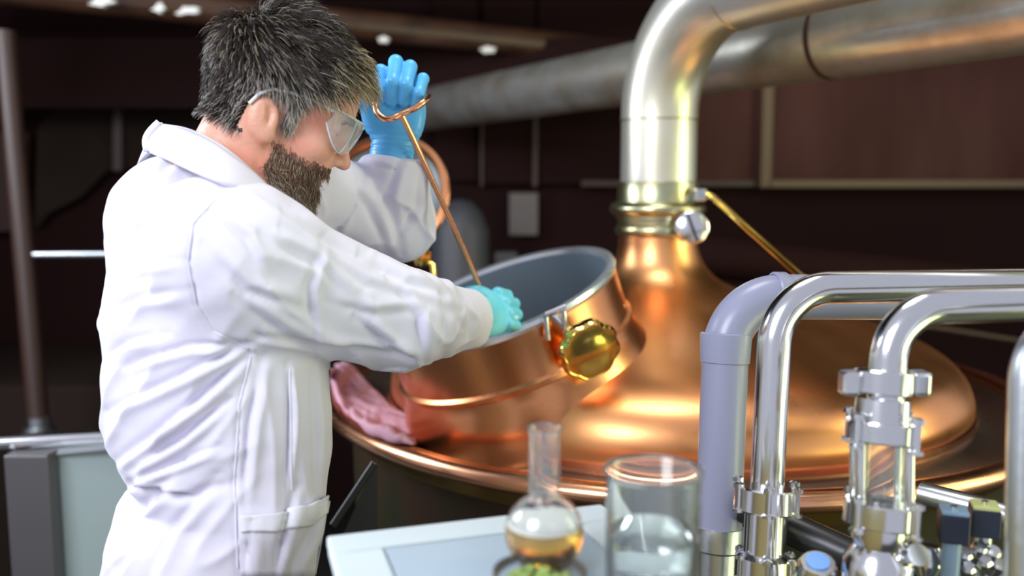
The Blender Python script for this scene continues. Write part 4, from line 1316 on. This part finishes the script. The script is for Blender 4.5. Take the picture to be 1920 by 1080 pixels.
for a, b in zip(T_, B_):
    mid = (a + b) / 2
    outv = mid - (TC + np.array([0, 0, .02])); outv[2] = .0; outv /= np.linalg.norm(outv) + 1e-9
    for jx in range(m_):
        v = jx / (m_ - 1)
        gv.append(a * (1 - v) + b * v + outv * .010 * math.sin(v * 3.14))
    # inner stand below the top edge
gf = [(i * m_ + j, i * m_ + j + 1, (i + 1) * m_ + j + 1, (i + 1) * m_ + j) for i in range(len(T_) - 1) for j in range(m_ - 1)]
colr = MB().add(gv, gf).build('collar', M['coat'], coat, auto=0)
md = colr.modifiers.new('solid', 'SOLIDIFY'); md.thickness = .005
gv = []
for a, b in zip(T_, B_):
    inw = TC - a; inw[2] = 0; inw /= np.linalg.norm(inw) + 1e-9
    for jx in range(5):
        v = jx / 4
        gv.append(a + inw * .012 * v + np.array([0, 0, -.06]) * v)
gf = [(i * 5 + j, i * 5 + j + 1, (i + 1) * 5 + j + 1, (i + 1) * 5 + j) for i in range(len(T_) - 1) for j in range(4)]
cst = MB().add(gv, gf).build('collar_stand', M['coat'], coat, auto=0)
md = cst.modifiers.new('solid', 'SOLIDIFY'); md.thickness = .003
# ---- pocket with a welt, seams
def patch(poly_top, poly_bot, name, m, lift, nn=26, mm=10, th=.0025):
    gv = []
    for i in range(nn):
        t = i / (nn - 1)
        def ip(P):
            u = t * (len(P) - 1); a = min(int(u), len(P) - 2); f_ = u - a
            return P[a][0] * (1 - f_) + P[a + 1][0] * f_, P[a][1] * (1 - f_) + P[a + 1][1] * f_
        (x0, y0), (x1, y1) = ip(poly_top), ip(poly_bot)
        for jx in range(mm):
            v = jx / (mm - 1)
            q = onto(x0 + (x1 - x0) * v, y0 + (y1 - y0) * v, lift)
            if q is None: q = gv[-1]
            gv.append(q)
    gf = [(i * mm + j, i * mm + j + 1, (i + 1) * mm + j + 1, (i + 1) * mm + j) for i in range(nn - 1) for j in range(mm - 1)]
    o = MB().add(gv, gf).build(name, m, coat, auto=0)
    md = o.modifiers.new('solid', 'SOLIDIFY'); md.thickness = th; md.offset = 0
    return o
patch([(450, 966), (520, 962), (580, 945), (612, 928)], [(450, 1079), (520, 1079), (560, 1079), (590, 1079)], 'pocket', M['coat'], .003)
patch([(452, 966), (520, 961), (580, 943), (612, 926)], [(452, 996), (520, 994), (578, 982), (606, 962)], 'pocket_welt', M['coat2'], .0055)
def seam(pts, r=.0011):
    P = []
    for i in range(len(pts) - 1):
        for k in range(12):
            t = k / 12
            q = onto(pts[i][0] + (pts[i + 1][0] - pts[i][0]) * t, pts[i][1] + (pts[i + 1][1] - pts[i][1]) * t, .0006)
            if q is not None: P.append(q)
    if len(P) > 3: MB().tube(P, r, 6).build('seam', M['coat2'], coat)
seam([(405, 372), (362, 420), (352, 490), (368, 570), (400, 620), (470, 655)])
seam([(470, 668), (448, 760), (440, 900), (446, 1079)])
seam([(543, 690), (546, 800), (546, 930)])
# ---- trousers and shoes below the coat (out of the frame, carried to the floor)
cxp, cyp = float(np.interp(.7, tabz, tabx)), float(np.interp(.7, tabz, taby))
for sgn in (-1, 1):
    o2 = np.array([cxp + SD[0] * .10 * sgn, cyp + SD[1] * .10 * sgn, 0])
    MB().tube([o2 + [0, 0, .95], o2 + [0.01, 0, .5], o2 + [0, 0, .07]], [.095, .075, .06], 20).build('trouser_leg', M['trouser'], person)
    f3 = np.array([FD[0], FD[1], 0])
    MB().tube([o2 - f3 * .06 + [0, 0, .04], o2 + [0, 0, .05], o2 + f3 * .09 + [0, 0, .04], o2 + f3 * .17 + [0, 0, .03]], [.030, .042, .042, .024], 16, flat=.9).build('shoe', M['shoe'], person)
